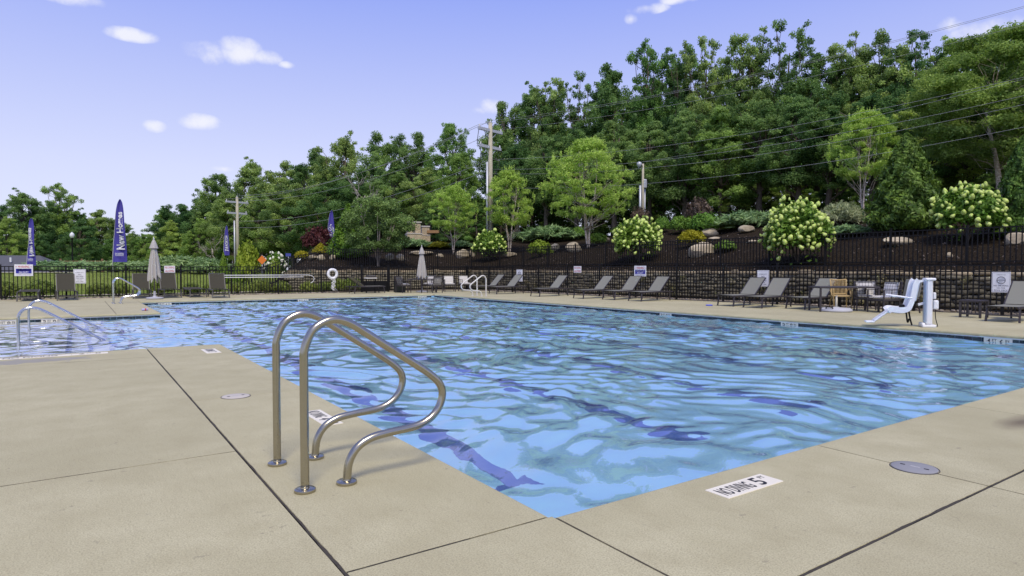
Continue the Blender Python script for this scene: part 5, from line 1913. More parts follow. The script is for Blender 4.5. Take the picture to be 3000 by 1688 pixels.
# ---- conical evergreens
def cone_tree(seed, H, W, leafm, n=11000, leaf=.17, tip=.9):
    rs = np.random.RandomState(seed)
    u = rs.uniform(0, 1, n) ** 1.35
    a = rs.uniform(0, 2 * math.pi, n)
    lob = 1 + .17 * np.sin(5 * a + 3 * u * 6 + seed) + .13 * np.sin(11 * a - u * 22)
    env = W / 2 * ((1 - u) ** tip) * np.minimum(1, .55 + u * 5) * lob
    r = env * rs.uniform(.35, 1.04, n) ** .45
    P = np.stack([r * np.cos(a), r * np.sin(a), u * H + .05], 1)
    out = np.stack([np.cos(a), np.sin(a), np.full(n, .35)], 1)
    axis = np.stack([np.cos(a) * .8, np.sin(a) * .8, np.full(n, .75)], 1)
    cl = .5 + .45 * np.sin(7 * a + u * 40) * np.sin(u * 55 + 2 * a)
    V, F, T = leaf_geo(P, out + rs.normal(size=(n, 3)) * .5, leaf, .42, rs, cl + rs.normal(size=n) * .15, 0, axis)
    m = MB().tube([(0, 0, 0), (0, 0, H * .85)], [.09, .01], 7)
    return m.mesh('trunk', BARK, True), nmesh('crown', V, F, leafm, T)


C1 = cone_tree(61, 4.6, 3.3, CEDAR, 14000, .20, .72)
C2 = cone_tree(62, 4.0, 2.2, CEDARB, 9000, .17)
C3 = cone_tree(63, 1.4, .9, CEDARB, 3000, .09, .8)
by_pixels('cedar', C1, 4.6, 3.3, 2652, 395, 215, 0, 'big dense green cedar left of the large hydrangea at right', 'cedars on the bank', base=672)
by_pixels('cedar', C1, 4.6, 3.3, 2995, 400, 170, 0, 'dense dark cedar cut by the right picture edge', 'cedars on the bank', base=690)
by_pixels('cedar', C2, 4.0, 2.2, 1022, 600, 130, 42, 'bright green cedar left of the vase-shaped tree', 'cedars on the bank')
for px, lab in ((655, 'small clipped conical shrub by the far fence, left of two'), (699, 'small clipped conical shrub by the far fence, right of two')):
    by_pixels('conical_shrub', C3, 1.4, .9, px, 743, 40, 40, lab, 'clipped cones behind the far fence', 'shrub')
by_pixels('conical_shrub', C3, 1.4, .9, 940, 712, 52, 43, 'small gold conical shrub left of the flag in front of the cedar', None, 'shrub')
for ch_ in [o for o in bpy.data.objects if o.name.startswith('conical_shrub')][-1].children:
    if ch_.name.startswith('crown'):
        ch_.data = ch_.data.copy(); ch_.data.materials[0] = GOLD


# ---- low shrubs
def dome(seed, leafm, n=3500, leaf=.07, W=1.0, H=.8, aspect=.6, rough=.1, spiky=0.0):
    """rounded shrub: unit 1 m wide, H high"""
    rs = np.random.RandomState(seed)
    d = rs.normal(size=(n, 3)); d[:, 2] = np.abs(d[:, 2]) * 1.1 - .25 * rs.uniform(0, 1, n); d /= np.linalg.norm(d, axis=1, keepdims=True)
    az = np.arctan2(d[:, 1], d[:, 0])
    lob = 1 + rough * np.sin(5 * az + 4 * d[:, 2] + seed) + rough * .7 * np.sin(9 * az - 7 * d[:, 2])
    r = rs.uniform(.25, 1, n) ** .35 * lob
    P = d * r[:, None] * np.array([W / 2, W / 2, H * .62]); P[:, 2] += H * .36
    P[:, 2] = np.maximum(P[:, 2], .02)
    axis = d * 1.0 + np.array([0, 0, spiky]) if spiky else None
    tn = .5 + .25 * np.sin(6 * az + 9 * d[:, 2]) + rs.normal(size=n) * .15
    V, F, T = leaf_geo(P, d + rs.normal(size=(n, 3)) * (.6 if not spiky else 1.5), leaf, aspect, rs, tn, 0, axis)
    m = MB()
    for k in range(7):
        a = k * .9
        m.tube([(0, 0, 0), (.12 * W * math.cos(a), .12 * W * math.sin(a), H * .3), (.3 * W * math.cos(a), .3 * W * math.sin(a), H * .65)], [.02 * W, .015 * W, .006 * W], 5)
    return m.mesh('stems', BARK, True), nmesh('foliage', V, F, leafm, T)


def shrub(kind, meshes, px, base, top, w, label, group=None, depth=None, H0=.8):
    if depth is None:
        p = hit(px, base, 17.0)
        depth = float((p[:2] - CAM[:2]) @ np.array([math.sin(YAW), math.cos(YAW)]))
    else:
        q = at(px, 788, depth); p = np.array([q[0], q[1], terrain(q[0], q[1])])
    h = max(.15, at(px, top, depth)[2] - p[2]); ww = w * depth / FPX
    root = empty(kind, (p[0], p[1], p[2] - .02), rnd.uniform(0, 6.28), label, 'shrub', group)
    for nm, me in zip(('stems', 'foliage'), meshes):
        link(nm, me, root, None, None, (ww, ww, h / H0))
    return root


BX = [dome(71, BOXL), dome(72, BOXL)]
GB = 'round green boxwoods on the bank'
for k, (px, b, t_, w, lab) in enumerate(((1940, 683, 634, 46, 'leftmost round boxwood of the row of four above the yellow shrub'), (1993, 684, 632, 68, 'second round boxwood from the left in the row of four'), (2032, 685, 630, 60, 'third round boxwood in the row of four, half hidden'),
                                         (2066, 688, 622, 90, 'largest and darkest boxwood, right end of the row of four'), (1697, 700, 664, 48, 'round boxwood at the left foot of the largest birch'), (1766, 692, 663, 42, 'round boxwood right of the largest birch trunk'),
                                         (1812, 692, 664, 42, 'round boxwood left of the hydrangea, right of the largest birch'), (1750, 718, 682, 56, 'low loose boxwood in front of the largest birch'), (2125, 740, 704, 62, 'green boxwood behind the slope fence right of the big boulder'))):
    shrub('boxwood', BX[k % 2], px, b, t_, w, lab, GB)
GM = dome(73, GOLD, 3200, .10, aspect=.35, spiky=.2)
for px, b, t_, w, lab in ((2025, 722, 674, 78, 'bright yellow mounded shrub behind the slope fence in the middle'), (1287, 730, 708, 66, 'yellow shrub on the bank above the far umbrella'), (885, 762, 735, 42, 'small yellow shrub at the left end of the bank')):
    shrub('gold_cypress', GM, px, b, t_, w, lab, 'yellow shrubs on the bank')
shrub('golden_dome', dome(74, CHART, 2600, .05), 2133, 676, 655, 44, 'small clipped pale yellow dome beside a ledge stone')
CH = dome(75, CHART, 2600, .13, aspect=.4, rough=.2)
shrub('fern_shrub', CH, 1582, 752, 708, 62, 'feathery light green shrub behind the slope fence left of two boulders')
shrub('chartreuse_shrub', CH, 726, 786, 718, 58, 'chartreuse upright shrub beyond the far fence left of the orange road sign', depth=40)
RM = dome(76, REDL, 2600, .12, aspect=.35, rough=.2)
shrub('red_maple_shrub', RM, 932, 735, 668, 80, 'burgundy Japanese maple left of the blue flag above the rescue poles', depth=46)
BM = dome(77, BROWNL, 2600, .11, aspect=.4, rough=.18)
shrub('bronze_maple_shrub', BM, 2045, 640, 586, 72, 'bronze weeping maple above the largest boxwood', depth=38)
shrub('bronze_maple_shrub', BM, 1872, 655, 612, 58, 'bronze shrub behind the second hydrangea at the short utility pole', depth=42)
WL = dome(78, WILLOW, 4200, .15, aspect=.16, rough=.12, spiky=.5)
shrub('variegated_willow', WL, 2464, 668, 594, 112, 'pale cream and green willow shrub right of the largest hydrangea')
JN = dome(79, JUNI, 3600, .22, aspect=.14, H=.5, rough=.2, spiky=.25)
GJ = 'spreading junipers'
for k, (px, b, t_, w, dd, lab) in enumerate(((1610, 708, 668, 150, None, 'blue-green spreading juniper right of the small birch'), (1535, 706, 682, 90, None, 'low dark juniper beside the small birch trunk'), (2482, 692, 662, 100, None, 'low green juniper below the pale willow shrub'), (2190, 668, 625, 160, None, 'dark spreading juniper behind the ledge bench'),
                                             (1215, 728, 704, 90, None, 'juniper at the foot of the stone columns'), (1350, 728, 708, 60, None, 'low juniper left of the utility pole base'),
                                             (150, 0, 768, 130, 52, 'spreading juniper on the berm, left end of the row'), (250, 0, 769, 140, 51, 'spreading juniper on the berm, second from the left'), (340, 0, 768, 140, 50, 'spreading juniper below the tall blue flag'),
                                             (430, 0, 769, 130, 50, 'spreading juniper behind the left umbrella'), (520, 0, 756, 150, 48, 'spreading juniper right of the left umbrella, tallest of the row'), (605, 0, 762, 110, 47, 'spreading juniper at the right end of the berm row'))):
    shrub('juniper', JN, px, b, t_, w, lab, GJ, dd, H0=.5)
HS = [dome(80, SHRUBL, 2600, .075, rough=.1), dome(81, SHRUBL, 2600, .075, rough=.12)]
for k, px in enumerate((14, 120, 290, 345, 470, 560, 620, 695, 760, 825, 905, 950, 990, 1030)):
    y = 31.35 + .2 * math.sin(k * 2.1)
    r = ray(px, 840); q = CAM + r * ((y - CAM[1]) / r[1])
    s = rnd.uniform(.85, 1.2)
    root = empty('hedge_shrub', (q[0], y, -.03), rnd.uniform(0, 6), 'low round green shrub outside the far fence, %s from the left' % words[k], 'shrub', 'low shrubs outside the far fence')
    for nm, me in zip(('stems', 'foliage'), HS[k % 2]):
        link(nm, me, root, None, None, (s, s, s * .85))


# ---- panicle hydrangeas with separate flower heads
def bloom_mesh(seed, m_):
    rs = random.Random(seed)
    vs, fs = [], []
    n = 8
    rings = [(.30, -.42), (.50, -.22), (.47, .05), (.34, .32), (.12, .55)]
    for j, (r, z) in enumerate(rings):
        for i in range(n):
            a = 2 * math.pi * (i + .5 * (j % 2)) / n
            k = rs.uniform(.80, 1.16)
            vs.append((r * k * math.cos(a), r * k * math.sin(a), z + rs.uniform(-.05, .05)))
    for j in range(len(rings) - 1):
        for i in range(n):
            fs.append((j * n + i, j * n + (i + 1) % n, (j + 1) * n + (i + 1) % n, (j + 1) * n + i))
    fs.append(tuple(reversed(range(n)))); fs.append(tuple(range((len(rings) - 1) * n, len(rings) * n)))
    return MB().add(vs, fs).mesh('flower_head', m_, True)


BLM = [bloom_mesh(s, BLOOM) for s in range(4)]
BLW = [bloom_mesh(s + 9, BLOOMW) for s in range(2)]


def hydrangea(px, base, top, w, nfl, seed, label, blooms, size=.15, depth=None):
    if depth is None:
        p = hit(px, base, 17.0); depth = float((p[:2] - CAM[:2]) @ np.array([math.sin(YAW), math.cos(YAW)]))
    else:
        q = at(px, 788, depth); p = np.array([q[0], q[1], terrain(q[0], q[1])])
    H = max(.5, at(px, top, depth)[2] - p[2]); W = w * depth / FPX
    rs = np.random.RandomState(seed)
    root = empty('hydrangea', (p[0], p[1], p[2] - .02), 0, label, 'hydrangea', 'flowering hydrangeas')
    n = 5200
    d = rs.normal(size=(n, 3)); d[:, 2] = np.abs(d[:, 2]) - .35 * rs.uniform(0, 1, n); d /= np.linalg.norm(d, axis=1, keepdims=True)
    az = np.arctan2(d[:, 1], d[:, 0])
    lob = lambda az_, z_: 1 + .10 * np.sin(4 * az_ + 3 * z_ + seed) + .08 * np.sin(7 * az_ - 5 * z_)
    r = rs.uniform(.15, 1, n) ** .4 * lob(az, d[:, 2]) * .95
    P = d * r[:, None] * np.array([W / 2, W / 2, H * .58]); P[:, 2] += H * .40; P[:, 2] = np.maximum(P[:, 2], .03)
    V, F, T = leaf_geo(P, d * .6 + rs.normal(size=(n, 3)) * .7 + [0, 0, .4], .165 * (W / 2.4) ** .3, .58, rs, .45 + rs.normal(size=n) * .25)
    m = MB()
    for k in range(9):
        a = k * .7
        m.tube([(0, 0, 0), (.1 * W * math.cos(a), .1 * W * math.sin(a), H * .3), (.28 * W * math.cos(a), .28 * W * math.sin(a), H * .7)], [.025, .018, .008], 5)
    m.build('stems', BARK, root)
    link('foliage', nmesh('foliage', V, F, HYDL, T), root)
    k = 0
    pts = []
    tries = 0
    while k < nfl and tries < 4000:
        tries += 1
        v = rs.normal(size=3); v[2] = abs(v[2]) * 1.1 - .45 * rs.uniform(0, 1); v /= np.linalg.norm(v)
        if v[:2] @ (np.array(p[:2]) - CAM[:2]) > .35 * np.linalg.norm(np.array(p[:2]) - CAM[:2]) and v[2] < .3: continue     # few on the shaded far side
        c = v * lob(math.atan2(v[1], v[0]), v[2]) * np.array([W / 2, W / 2, H * .58]) * rs.uniform(.94, 1.06); c[2] += H * .40
        if c[2] < .10: continue
        s = size * rs.uniform(.6, 1.12)
        if any(((c - q) ** 2).sum() < (.55 * (s + s2)) ** 2 for q, s2 in pts): continue
        pts.append((c, s))
        link('flower_head', blooms[k % len(blooms)], root, tuple(c), (v[1] * -.8 + rs.uniform(-.2, .2), v[0] * .8 + rs.uniform(-.2, .2), rs.uniform(0, 6)), (s, s, s * 1.25))
        k += 1
    return root


hydrangea(2336, 775, 586, 182, 165, 1, 'largest lime-flowered hydrangea, in the middle right behind the slope fence', BLM, .165)
hydrangea(1868, 768, 636, 138, 105, 2, 'lime-flowered hydrangea above the side fence WARNING sign', BLM, .185)
hydrangea(2836, 708, 540, 178, 105, 3, 'lime-flowered hydrangea right of the big cedar', BLM, .165)
hydrangea(1432, 764, 674, 92, 55, 4, 'lime-flowered hydrangea at the foot of the near utility pole', BLM, .185)
hydrangea(808, 0, 738, 60, 40, 5, 'small white-flowered hydrangea at the left end of the bank', BLW, .20, depth=41)
shrub('golden_dome', dome(82, CHART, 2200, .06), 805, 0, 757, 34, 'small olive dome shrub before the white hydrangea', depth=39.6)


# ---- boulders on the bank
def rock(seed):
    rs = np.random.RandomState(seed)
    import bmesh
    bm = bmesh.new(); bmesh.ops.create_icosphere(bm, subdivisions=3, radius=.5)
    pl = []
    for _ in range(11):
        d = rs.normal(size=3); d /= np.linalg.norm(d); pl.append((d, rs.uniform(.30, .44)))
    for v in bm.verts:
        p = np.array(v.co)
        for d, k in pl:
            e = p @ d
            if e > k: p = p - d * (e - k) * .92
        v.co = p * (1 + .03 * math.sin(9 * p[0] + seed) * math.sin(8 * p[1]))
    me = bpy.data.meshes.new('boulder'); bm.to_mesh(me); bm.free()
    me.materials.append(BOULDER)
    me.polygons.foreach_set('use_smooth', [True] * len(me.polygons)); me.set_sharp_from_angle(angle=R(28))
    return me


ROCKS = [rock(s) for s in (3, 4, 5, 6)]
rk = [(915, 765, 26, 10), (942, 763, 20, 16), (976, 762, 20, 15), (1010, 752, 28, 9), (1140, 764, 26, 21), (1175, 763, 24, 19), (1236, 748, 60, 12), (1288, 756, 21, 11), (1353, 757, 38, 26), (1385, 752, 14, 22), (1494, 754, 36, 14), (1520, 706, 18, 7), (1624, 735, 27, 20), (1682, 737, 41, 27),
      (1777, 709, 16, 13), (1657, 703, 36, 12), (2052, 750, 70, 40), (2083, 692, 44, 22), (2188, 682, 42, 20), (2206, 713, 30, 9), (2092, 703, 34, 9), (2632, 720, 76, 24), (2980, 720, 50, 38), (2781, 755, 17, 14), (2548, 665, 20, 24), (2230, 640, 64, 9), (2745, 668, 26, 14), (1420, 735, 14, 9)]
bw = ['pale', 'rounded', 'tan', 'weathered']
for k, (px, b, w, h) in enumerate(rk):
    p = hit(px, b, 17.0); d = float((p[:2] - CAM[:2]) @ np.array([math.sin(YAW), math.cos(YAW)]))
    W_, H_ = w * d / FPX * 1.25, h * d / FPX * 1.35
    o = link('boulder', ROCKS[k % 4], None, (p[0], p[1], p[2] + H_ * .28), (0, 0, rnd.uniform(-.4, .4) - YAW), (W_, W_ * .7, H_))
    tag(o, '%s boulder on the mulch bank, %s boulder from the left' % (bw[k % 4], words[k]), 'boulder', 'boulders on the mulch bank')

# ---- loose ground stuff
rs = np.random.RandomState(90)
n = 15000
ti = rs.randint(10, len(WP) - 20, n); ss = rs.uniform(.25, 9, n) ** 1.0
P = np.zeros((n, 3)); P[:, :2] = WP[ti] + WN[ti] * ss[:, None] + WD[ti] * rs.uniform(-.3, .3, (n, 1)); P[:, 2] = bank_h(WT[ti], ss) + .015
V, F, T = leaf_geo(P, np.stack([rs.normal(size=n) * .6, rs.normal(size=n) * .6, np.ones(n)], 1), .075, .35, rs, rs.uniform(0, 1, n) ** 2.2)
chips = link('mulch_chips', nmesh('mulch_chips', V, F, leafmat('mulch_chip', (.018, .014, .012), (.26, .22, .19), .0, 0, .9), T))
tag(chips, 'loose bark chips lying on the mulch bank', 'mulch', kind='stuff')
m = MB()
ico = pillow(77, 5)
for k in range(620):
    x = rs.uniform(-8.6, 9.5); y = FAR_Y + .05 + rs.uniform(-.12, .40); s = rs.uniform(.05, .15)
    mt = Matrix.Translation((x, y, .015)) @ Matrix.Rotation(rs.uniform(0, 6), 4, 'Z') @ Matrix.Diagonal((s, s * .7, s * .55, 1))
    m.add([mt @ Vector(v) for v in ico.v], ico.f)
for k in range(420):
    y = rs.uniform(1, 29); x = fence_x(y) + rs.uniform(.05, .9); s = rs.uniform(.05, .15)
    mt = Matrix.Translation((x, y, .015)) @ Matrix.Rotation(rs.uniform(0, 6), 4, 'Z') @ Matrix.Diagonal((s, s * .7, s * .55, 1))
    m.add([mt @ Vector(v) for v in ico.v], ico.f)
tag(m.build('river_pebbles', mat('river_pebble', (.34, .29, .23), .85, noise=.3, nscale=3), smooth=True), 'tan river pebbles along the foot of the fences', 'pebbles', kind='stuff')
Ps, Ax, Tn = [], [], []
for k in range(60):
    y = rs.uniform(1.5, 27); c = np.array([fence_x(y) + 1.75 - rs.uniform(.02, .14), y, rs.uniform(.05, .95)])
    q = rs.randint(14, 34)
    Ps.append(c + rs.normal(size=(q, 3)) * .07); a = rs.normal(size=(q, 3)) * .5; a[:, 2] += .6; a[:, 0] -= .3; Ax.append(a); Tn.append(np.full(q, rs.uniform(0, 1)))
Ps, Ax, Tn = map(np.concatenate, (Ps, Ax, Tn))
V, F, T = leaf_geo(Ps, rs.normal(size=Ps.shape), .24, .10, rs, Tn, 0, Ax)
tag(link('wall_weeds', nmesh('wall_weeds', V, F, TUFT, T)), 'grassy weeds growing out of the stone wall', 'weeds', kind='stuff')
n = 26000      # lawn blades near the far fence
X = rs.uniform(-14, 9, n); Y = 31.6 + rs.uniform(0, 1, n) ** 1.5 * 18
P = np.stack([X, Y, lawn_z(X, Y) + .0], 1)
ax_ = rs.normal(size=(n, 3)) * .4; ax_[:, 2] = 1
V, F, T = leaf_geo(P, rs.normal(size=(n, 3)) * [1, 1, .2], .10, .22, rs, rs.uniform(0, 1, n), 0, ax_)
tag(link('lawn_grass', nmesh('lawn_grass', V, F, leafmat('grass_blade', (.13, .20, .03), (.28, .34, .08), .3, 0), T)), 'short grass blades of the lawn beyond the far fence', 'grass', kind='stuff')

# ------------------------------------------------------------------ utility poles and wires
POLEW = mat('weathered_pole_wood', (.44, .41, .31), .9, noise=.2, nscale=4, bump=.4, bscale=20)
GALV = mat('galvanised_conduit', (.52, .54, .58), .45, metal=.3, noise=.08)
INSUL = mat('grey_insulator', (.60, .60, .62), .4)
WIRE = mat('wire_aluminium', (.34, .35, .36), .6, noise=.1)
pA = at(1437, 788, 46); pB = at(697, 788, 70)
dirw = (pA - pB)[:2]; dirw /= np.linalg.norm(dirw)
acr = np.array([-dirw[1], dirw[0]])
attach = {}


def utility_pole(name, px, depth, top, label, arms=True, conduit=True, key=None, r=.19):
    q = at(px, 788, depth); z0 = min(terrain(q[0], q[1]), 3.5) - .1; zt = at(px, top, depth)[2]
    root = empty(name, (q[0], q[1], z0), 0, label, 'utility pole')
    H = zt - z0
    MB().tube([(0, 0, 0), (0, 0, H * .5), (0, 0, H)], [r, r * .88, r * .72], 12).build('shaft', POLEW, root, smooth=True)
    pts = []
    if arms:
        for dz, L in ((-.55, 1.25), (-1.75, 1.1)):
            a = np.append(acr * L, 0)
            MB().bar((-a[0], -a[1], H + dz), (a[0], a[1], H + dz), .16, .20).build('cross_arm', GALV, root)
            for s in (-1, 1):
                MB().bar((s * a[0] * .6, s * a[1] * .6, H + dz - .05), (0, 0, H + dz - .65), .035).build('arm_brace', GALV, root)
                o = (s * a[0] * .92, s * a[1] * .92, H + dz + .06)
                MB().lathe([(.02, 0), (.055, .02), (.06, .08), (.04, .12), (.05, .16), (.02, .22)], o, 10).build('insulator', INSUL, root, smooth=True)
                if dz > -1: pts.append(np.array([q[0] + o[0], q[1] + o[1], z0 + o[2] + .2]))
        MB().lathe([(.03, 0), (.06, .03), (.06, .1), (.02, .16)], (0, 0, H), 10).build('pole_pin_insulator', INSUL, root, smooth=True)
    pts.append(np.array([q[0], q[1], z0 + H + .14]))
    for k, dz in enumerate((2.6, 3.3, 3.6, 4.6)):
        if H - dz > 1: pts.append(np.array([q[0], q[1], z0 + H - dz]))
    if conduit:
        MB().tube([(-acr[0] * .22 - .1, -acr[1] * .22, 0), (-acr[0] * .22 - .1, -acr[1] * .22, H * .70)], .075, 10).build('conduit', GALV, root, smooth=True)
    attach[key] = pts
    return root, H, q, z0


ro, H, q, z0 = utility_pole('utility_pole', 1437, 46, 360, 'tall wooden utility pole with two cross arms behind the hydrangea', key='A')
for k, (dx, dz) in enumerate(((.9, -2.0), (.55, -2.3))):
    MB().tube(catmull([(acr[0] * dx, acr[1] * dx, H - 1.8), (acr[0] * (dx + .1), acr[1] * (dx + .1), H - 2.8), (acr[0] * .5, acr[1] * .5, H - 3.6), (0, 0, H - 3.8)], 5), .018, 5).build('loop_cable', BLACKM, ro, smooth=True)
MB().tube(catmull([(-acr[0] * 1.15, -acr[1] * 1.15, H - .4), (-acr[0] * 1.35, -acr[1] * 1.35, H - 1.6), (-acr[0] * 1.0, -acr[1] * 1.0, H - 2.2), (-acr[0] * 1.2, -acr[1] * 1.2, H - 4.0), (-acr[0] * .3 - .1, -acr[1] * .3, H - 4.6)], 5), .022, 5).build('loop_cable', BLACKM, ro, smooth=True)
utility_pole('utility_pole', 697, 70, 578, 'far utility pole with two cross arms left of the bank', key='B', conduit=True)
ro, H, q, z0 = utility_pole('utility_pole', 1882, 44, 480, 'short utility pole with a lamp arm and metal conduits behind the boxwoods', arms=False, key='S', r=.10)
for dx in (.16, .26, -.14):
    MB().tube([(dx, .05, 0), (dx, .05, H * .66)], .035, 8).build('conduit_pipe', GALV, ro, smooth=True)
MB().rbox((.12, -.06, H * .73), (.26, .24, .62), .05).build('transformer', GALV, ro)
MB().tube(catmull([(0, 0, H - .25), (-.5, -.3, H - .05), (-.95, -.6, H - .10)], 5), .025, 6).build('lamp_arm', GALV, ro, smooth=True)
MB().lathe([(.05, .1), (.16, .02), (.17, -.10), (.10, -.28), (.02, -.32)], (-1.0, -.63, H - .14), 12).build('lamp_head', GALV, ro, smooth=True)
# the next pole stands outside the picture to the right
d57 = np.linalg.norm((pA - pB)[:2])
pC = pA[:2] + dirw * d57
zC = max(terrain(*pC), 0)
rc = empty('utility_pole', (pC[0], pC[1], zC), 0, 'wooden utility pole carrying the wires beyond the right picture edge', 'utility pole')
MB().tube([(0, 0, 0), (0, 0, 10.6)], [.18, .13], 12).build('shaft', POLEW, rc, smooth=True)
MB().bar((-acr[0] * 1.25, -acr[1] * 1.25, 8.7), (acr[0] * 1.25, acr[1] * 1.25, 8.7), .10, .12).build('cross_arm', POLEW, rc)
zA = [p[2] for p in attach['A']]
C_pts = []
for p in attach['A']:
    off = p[:2] - pA[:2]
    C_pts.append(np.array([pC[0] + off[0], pC[1] + off[1], p[2] + 1.1]))


def wire(a, b, sag, label, grp, r=.008):
    pts = [tuple(a + (b - a) * t - np.array([0, 0, sag * 4 * t * (1 - t)])) for t in np.linspace(0, 1, 25)]
    o = MB().tube(pts, r, 5).build('overhead_wire', WIRE, smooth=True)
    tag(o, label, 'wire', grp)


for k, (a, c) in enumerate(zip(attach['A'], C_pts)):
    wire(a, c, (.9, .9, .9, 1.2, 1.3, 1.4, 1.3)[k % 7], 'overhead wire from the near utility pole to the right, %s attached' % words[k], 'wires right of the near pole')
for k, (a, c) in enumerate(zip(attach['A'][:5], attach['B'][:5])):
    wire(a, c, 1.2, 'overhead wire between the near and far utility poles, %s attached' % words[k], 'wires between the two tall poles', .015)
wire(attach['S'][0], np.array([pC[0], pC[1], zC + 6.2]), .5, 'service wire leaving the short utility pole to the right', None)

# ------------------------------------------------------------------ feather flags
FLAGB = mat('royal_blue_flag', (.055, .045, .30), .75, noise=.06, nscale=2)
FLAGW = mat('flag_white_print', (.72, .72, .76), .7)


def feather_flag(px, top, bottom, wpx, depth, turn, items, label, mirror=False):
    q = at(px, 788, depth); z0 = terrain(q[0], q[1]); zt = at(px, top, depth)[2]; zb = at(px, bottom, depth)[2]
    h = zt - zb; w = wpx * depth / FPX
    rz = -YAW + turn
    root = empty('feather_flag', (q[0], q[1], z0), rz, label, 'flag')
    n = 22
    prof = lambda u: min(1.0, 1.08 * (1 - u) ** .55 * 1.12 + .02)

    def S(u, v):      # u up, v across (-.5 .. .5)
        wd = w * prof(u)
        x = v * wd + .04 * math.sin(5 * u + 1) * w + (.12 * w * u)
        y = .10 * w * math.sin(7 * u + 3.5 * v) + .05 * w * math.sin(11 * v + 2 * u)
        return np.array([x, y, zb - z0 + u * h])
    vs, fs = [], []
    for i in range(n + 1):
        for j in range(9):
            vs.append(S(i / n, -.5 + j / 8))
    for i in range(n):
        for j in range(8):
            a = i * 9 + j
            fs.append((a, a + 1, a + 10, a + 9))
    MB().add(vs, fs).build('banner', FLAGB, root, smooth=True)
    pole = [tuple(S(u, -.53) if u <= 1 else S(1, 0)) for u in np.linspace(0, 1, 14)]
    MB().tube([(vs[0][0], vs[0][1], 0)] + pole, [.022] * 4 + list(np.linspace(.02, .008, 11)), 7).build('pole', mat('flag_pole', (.5, .5, .52), .4, metal=.4), root, smooth=True)
    for body, u0, u1, v0, v1, sh in items:
        me = text_mesh(body, (1, 0, 0), (0, 1, 0), 1, 1, (0, 0, 0), FLAGW, shear=sh, bold=.03)
        k = len(me.vertices); co = np.zeros(k * 3); me.vertices.foreach_get('co', co); co = co.reshape(-1, 3)
        for i in range(k):
            s_, t_ = co[i, 0] + .5, co[i, 1] + .5         # along the text, up the letter
            v = v1 + (v0 - v1) * t_ if not mirror else v0 + (v1 - v0) * t_
            p_ = S(u0 + (u1 - u0) * s_, v)
            co[i] = p_ + np.array([0, -.012, 0])
        me.vertices.foreach_set('co', co.ravel()); me.update()
        link('lettering', me, root)


logo = ('D·R·HORTON', .0, .0, 0, 0, 0)
feather_flag(351, 584, 768, 36, 40, .15, [('New Homes', .20, .80, -.28, .38, 0)], 'tall blue feather flag reading New Homes behind the far fence')
feather_flag(92, 640, 778, 26, 47, -.1, [('New Homes', .20, .80, -.28, .38, 0)], 'blue feather flag at the left edge with its lettering reversed', mirror=True)
feather_flag(970, 616, 756, 26, 46, .1, [('D·R·HORTON', .14, .72, -.42, .10, .3), ('America\'s Builder', .10, .66, .18, .42, .3)], 'blue feather flag with slanted builder lettering right of the red maple')
feather_flag(664, 660, 748, 15, 66, .3, [('D·R·HORTON', .14, .66, -.3, .3, .3)], 'narrow far blue feather flag left of the far utility pole')
# small builder line near the foot of the two New Homes flags
for o in [x for x in bpy.data.objects if x.name.startswith('feather_flag')][:2]:
    b = [c for c in o.children if c.name.startswith('banner')][0]
    zs = [v.co.z for v in b.data.vertices]; xs_ = [v.co.x for v in b.data.vertices]
    zc = min(zs) + (max(zs) - min(zs)) * .13; wc = (max(xs_) - min(xs_))
    xc = sum(v.co.x for v in b.data.vertices if abs(v.co.z - zc) < .15) / max(1, len([1 for v in b.data.vertices if abs(v.co.z - zc) < .15]))
    link('lettering', text_mesh('D·R·HORTON', (1, 0, 0), (0, 0, 1), wc * .62, .13, (xc, -.12, zc), FLAGW), o)
    MB().box((xc, -.12, zc - .11), (wc * .62, .004, .02)).build('print_line', FLAGW, o)

# ------------------------------------------------------------------ lamp post, road sign, house, stone columns
q = at(213, 788, 58); z0 = float(terrain(q[0], q[1])); zt = at(213, 681, 58)[2]
lp = empty('street_lamp', (q[0], q[1], z0), 0, 'black street lamp with a white acorn globe on the left', 'street lamp')
hh = zt - z0
MB().lathe([(.16, 0), (.16, .3), (.09, .45), (.06, .6), (.055, hh - .7), (.09, hh - .62), (.12, hh - .55), (.12, hh - .50)], (0, 0, 0), 12).build('post', BLACKM, lp, smooth=True, angle=50)
MB().lathe([(.12, hh - .50), (.19, hh - .34), (.18, hh - .16), (.09, hh - .04), (.03, hh), (.01, hh + .05)], (0, 0, 0), 14).build('globe', mat('frosted_globe', (.72, .73, .75), .3), lp, smooth=True)

q = at(768, 788, 39.4); z0 = terrain(q[0], q[1]); zc = at(768, 762, 39.4)[2]
rsn = empty('road_sign', (q[0], q[1], z0), -YAW, 'orange diamond road work sign behind the far fence', 'road sign')
MB().bar((0, .03, 0), (0, .03, zc - z0 + .3), .05).build('post', GALV, rsn)
MB().rbox((0, 0, zc - z0), (.40, .015, .40), .004, Matrix.Rotation(R(45), 3, 'Y')).build('panel', mat('orange_sign', (.75, .20, .02), .5, noise=.04), rsn)
q = at(845, 788, 43); z0 = terrain(q[0], q[1]); zc = at(845, 747, 43)[2]
rsn = empty('small_sign', (q[0], q[1], z0), -YAW + .4, 'small blue sign on a post at the left end of the slope fence', 'sign')
MB().bar((0, .02, 0), (0, .02, zc - z0), .04).build('post', GALV, rsn)
MB().rbox((0, 0, zc - z0), (.34, .012, .20), .004).build('panel', mat('blue_road_sign', (.06, .08, .35), .5, noise=.05), rsn)

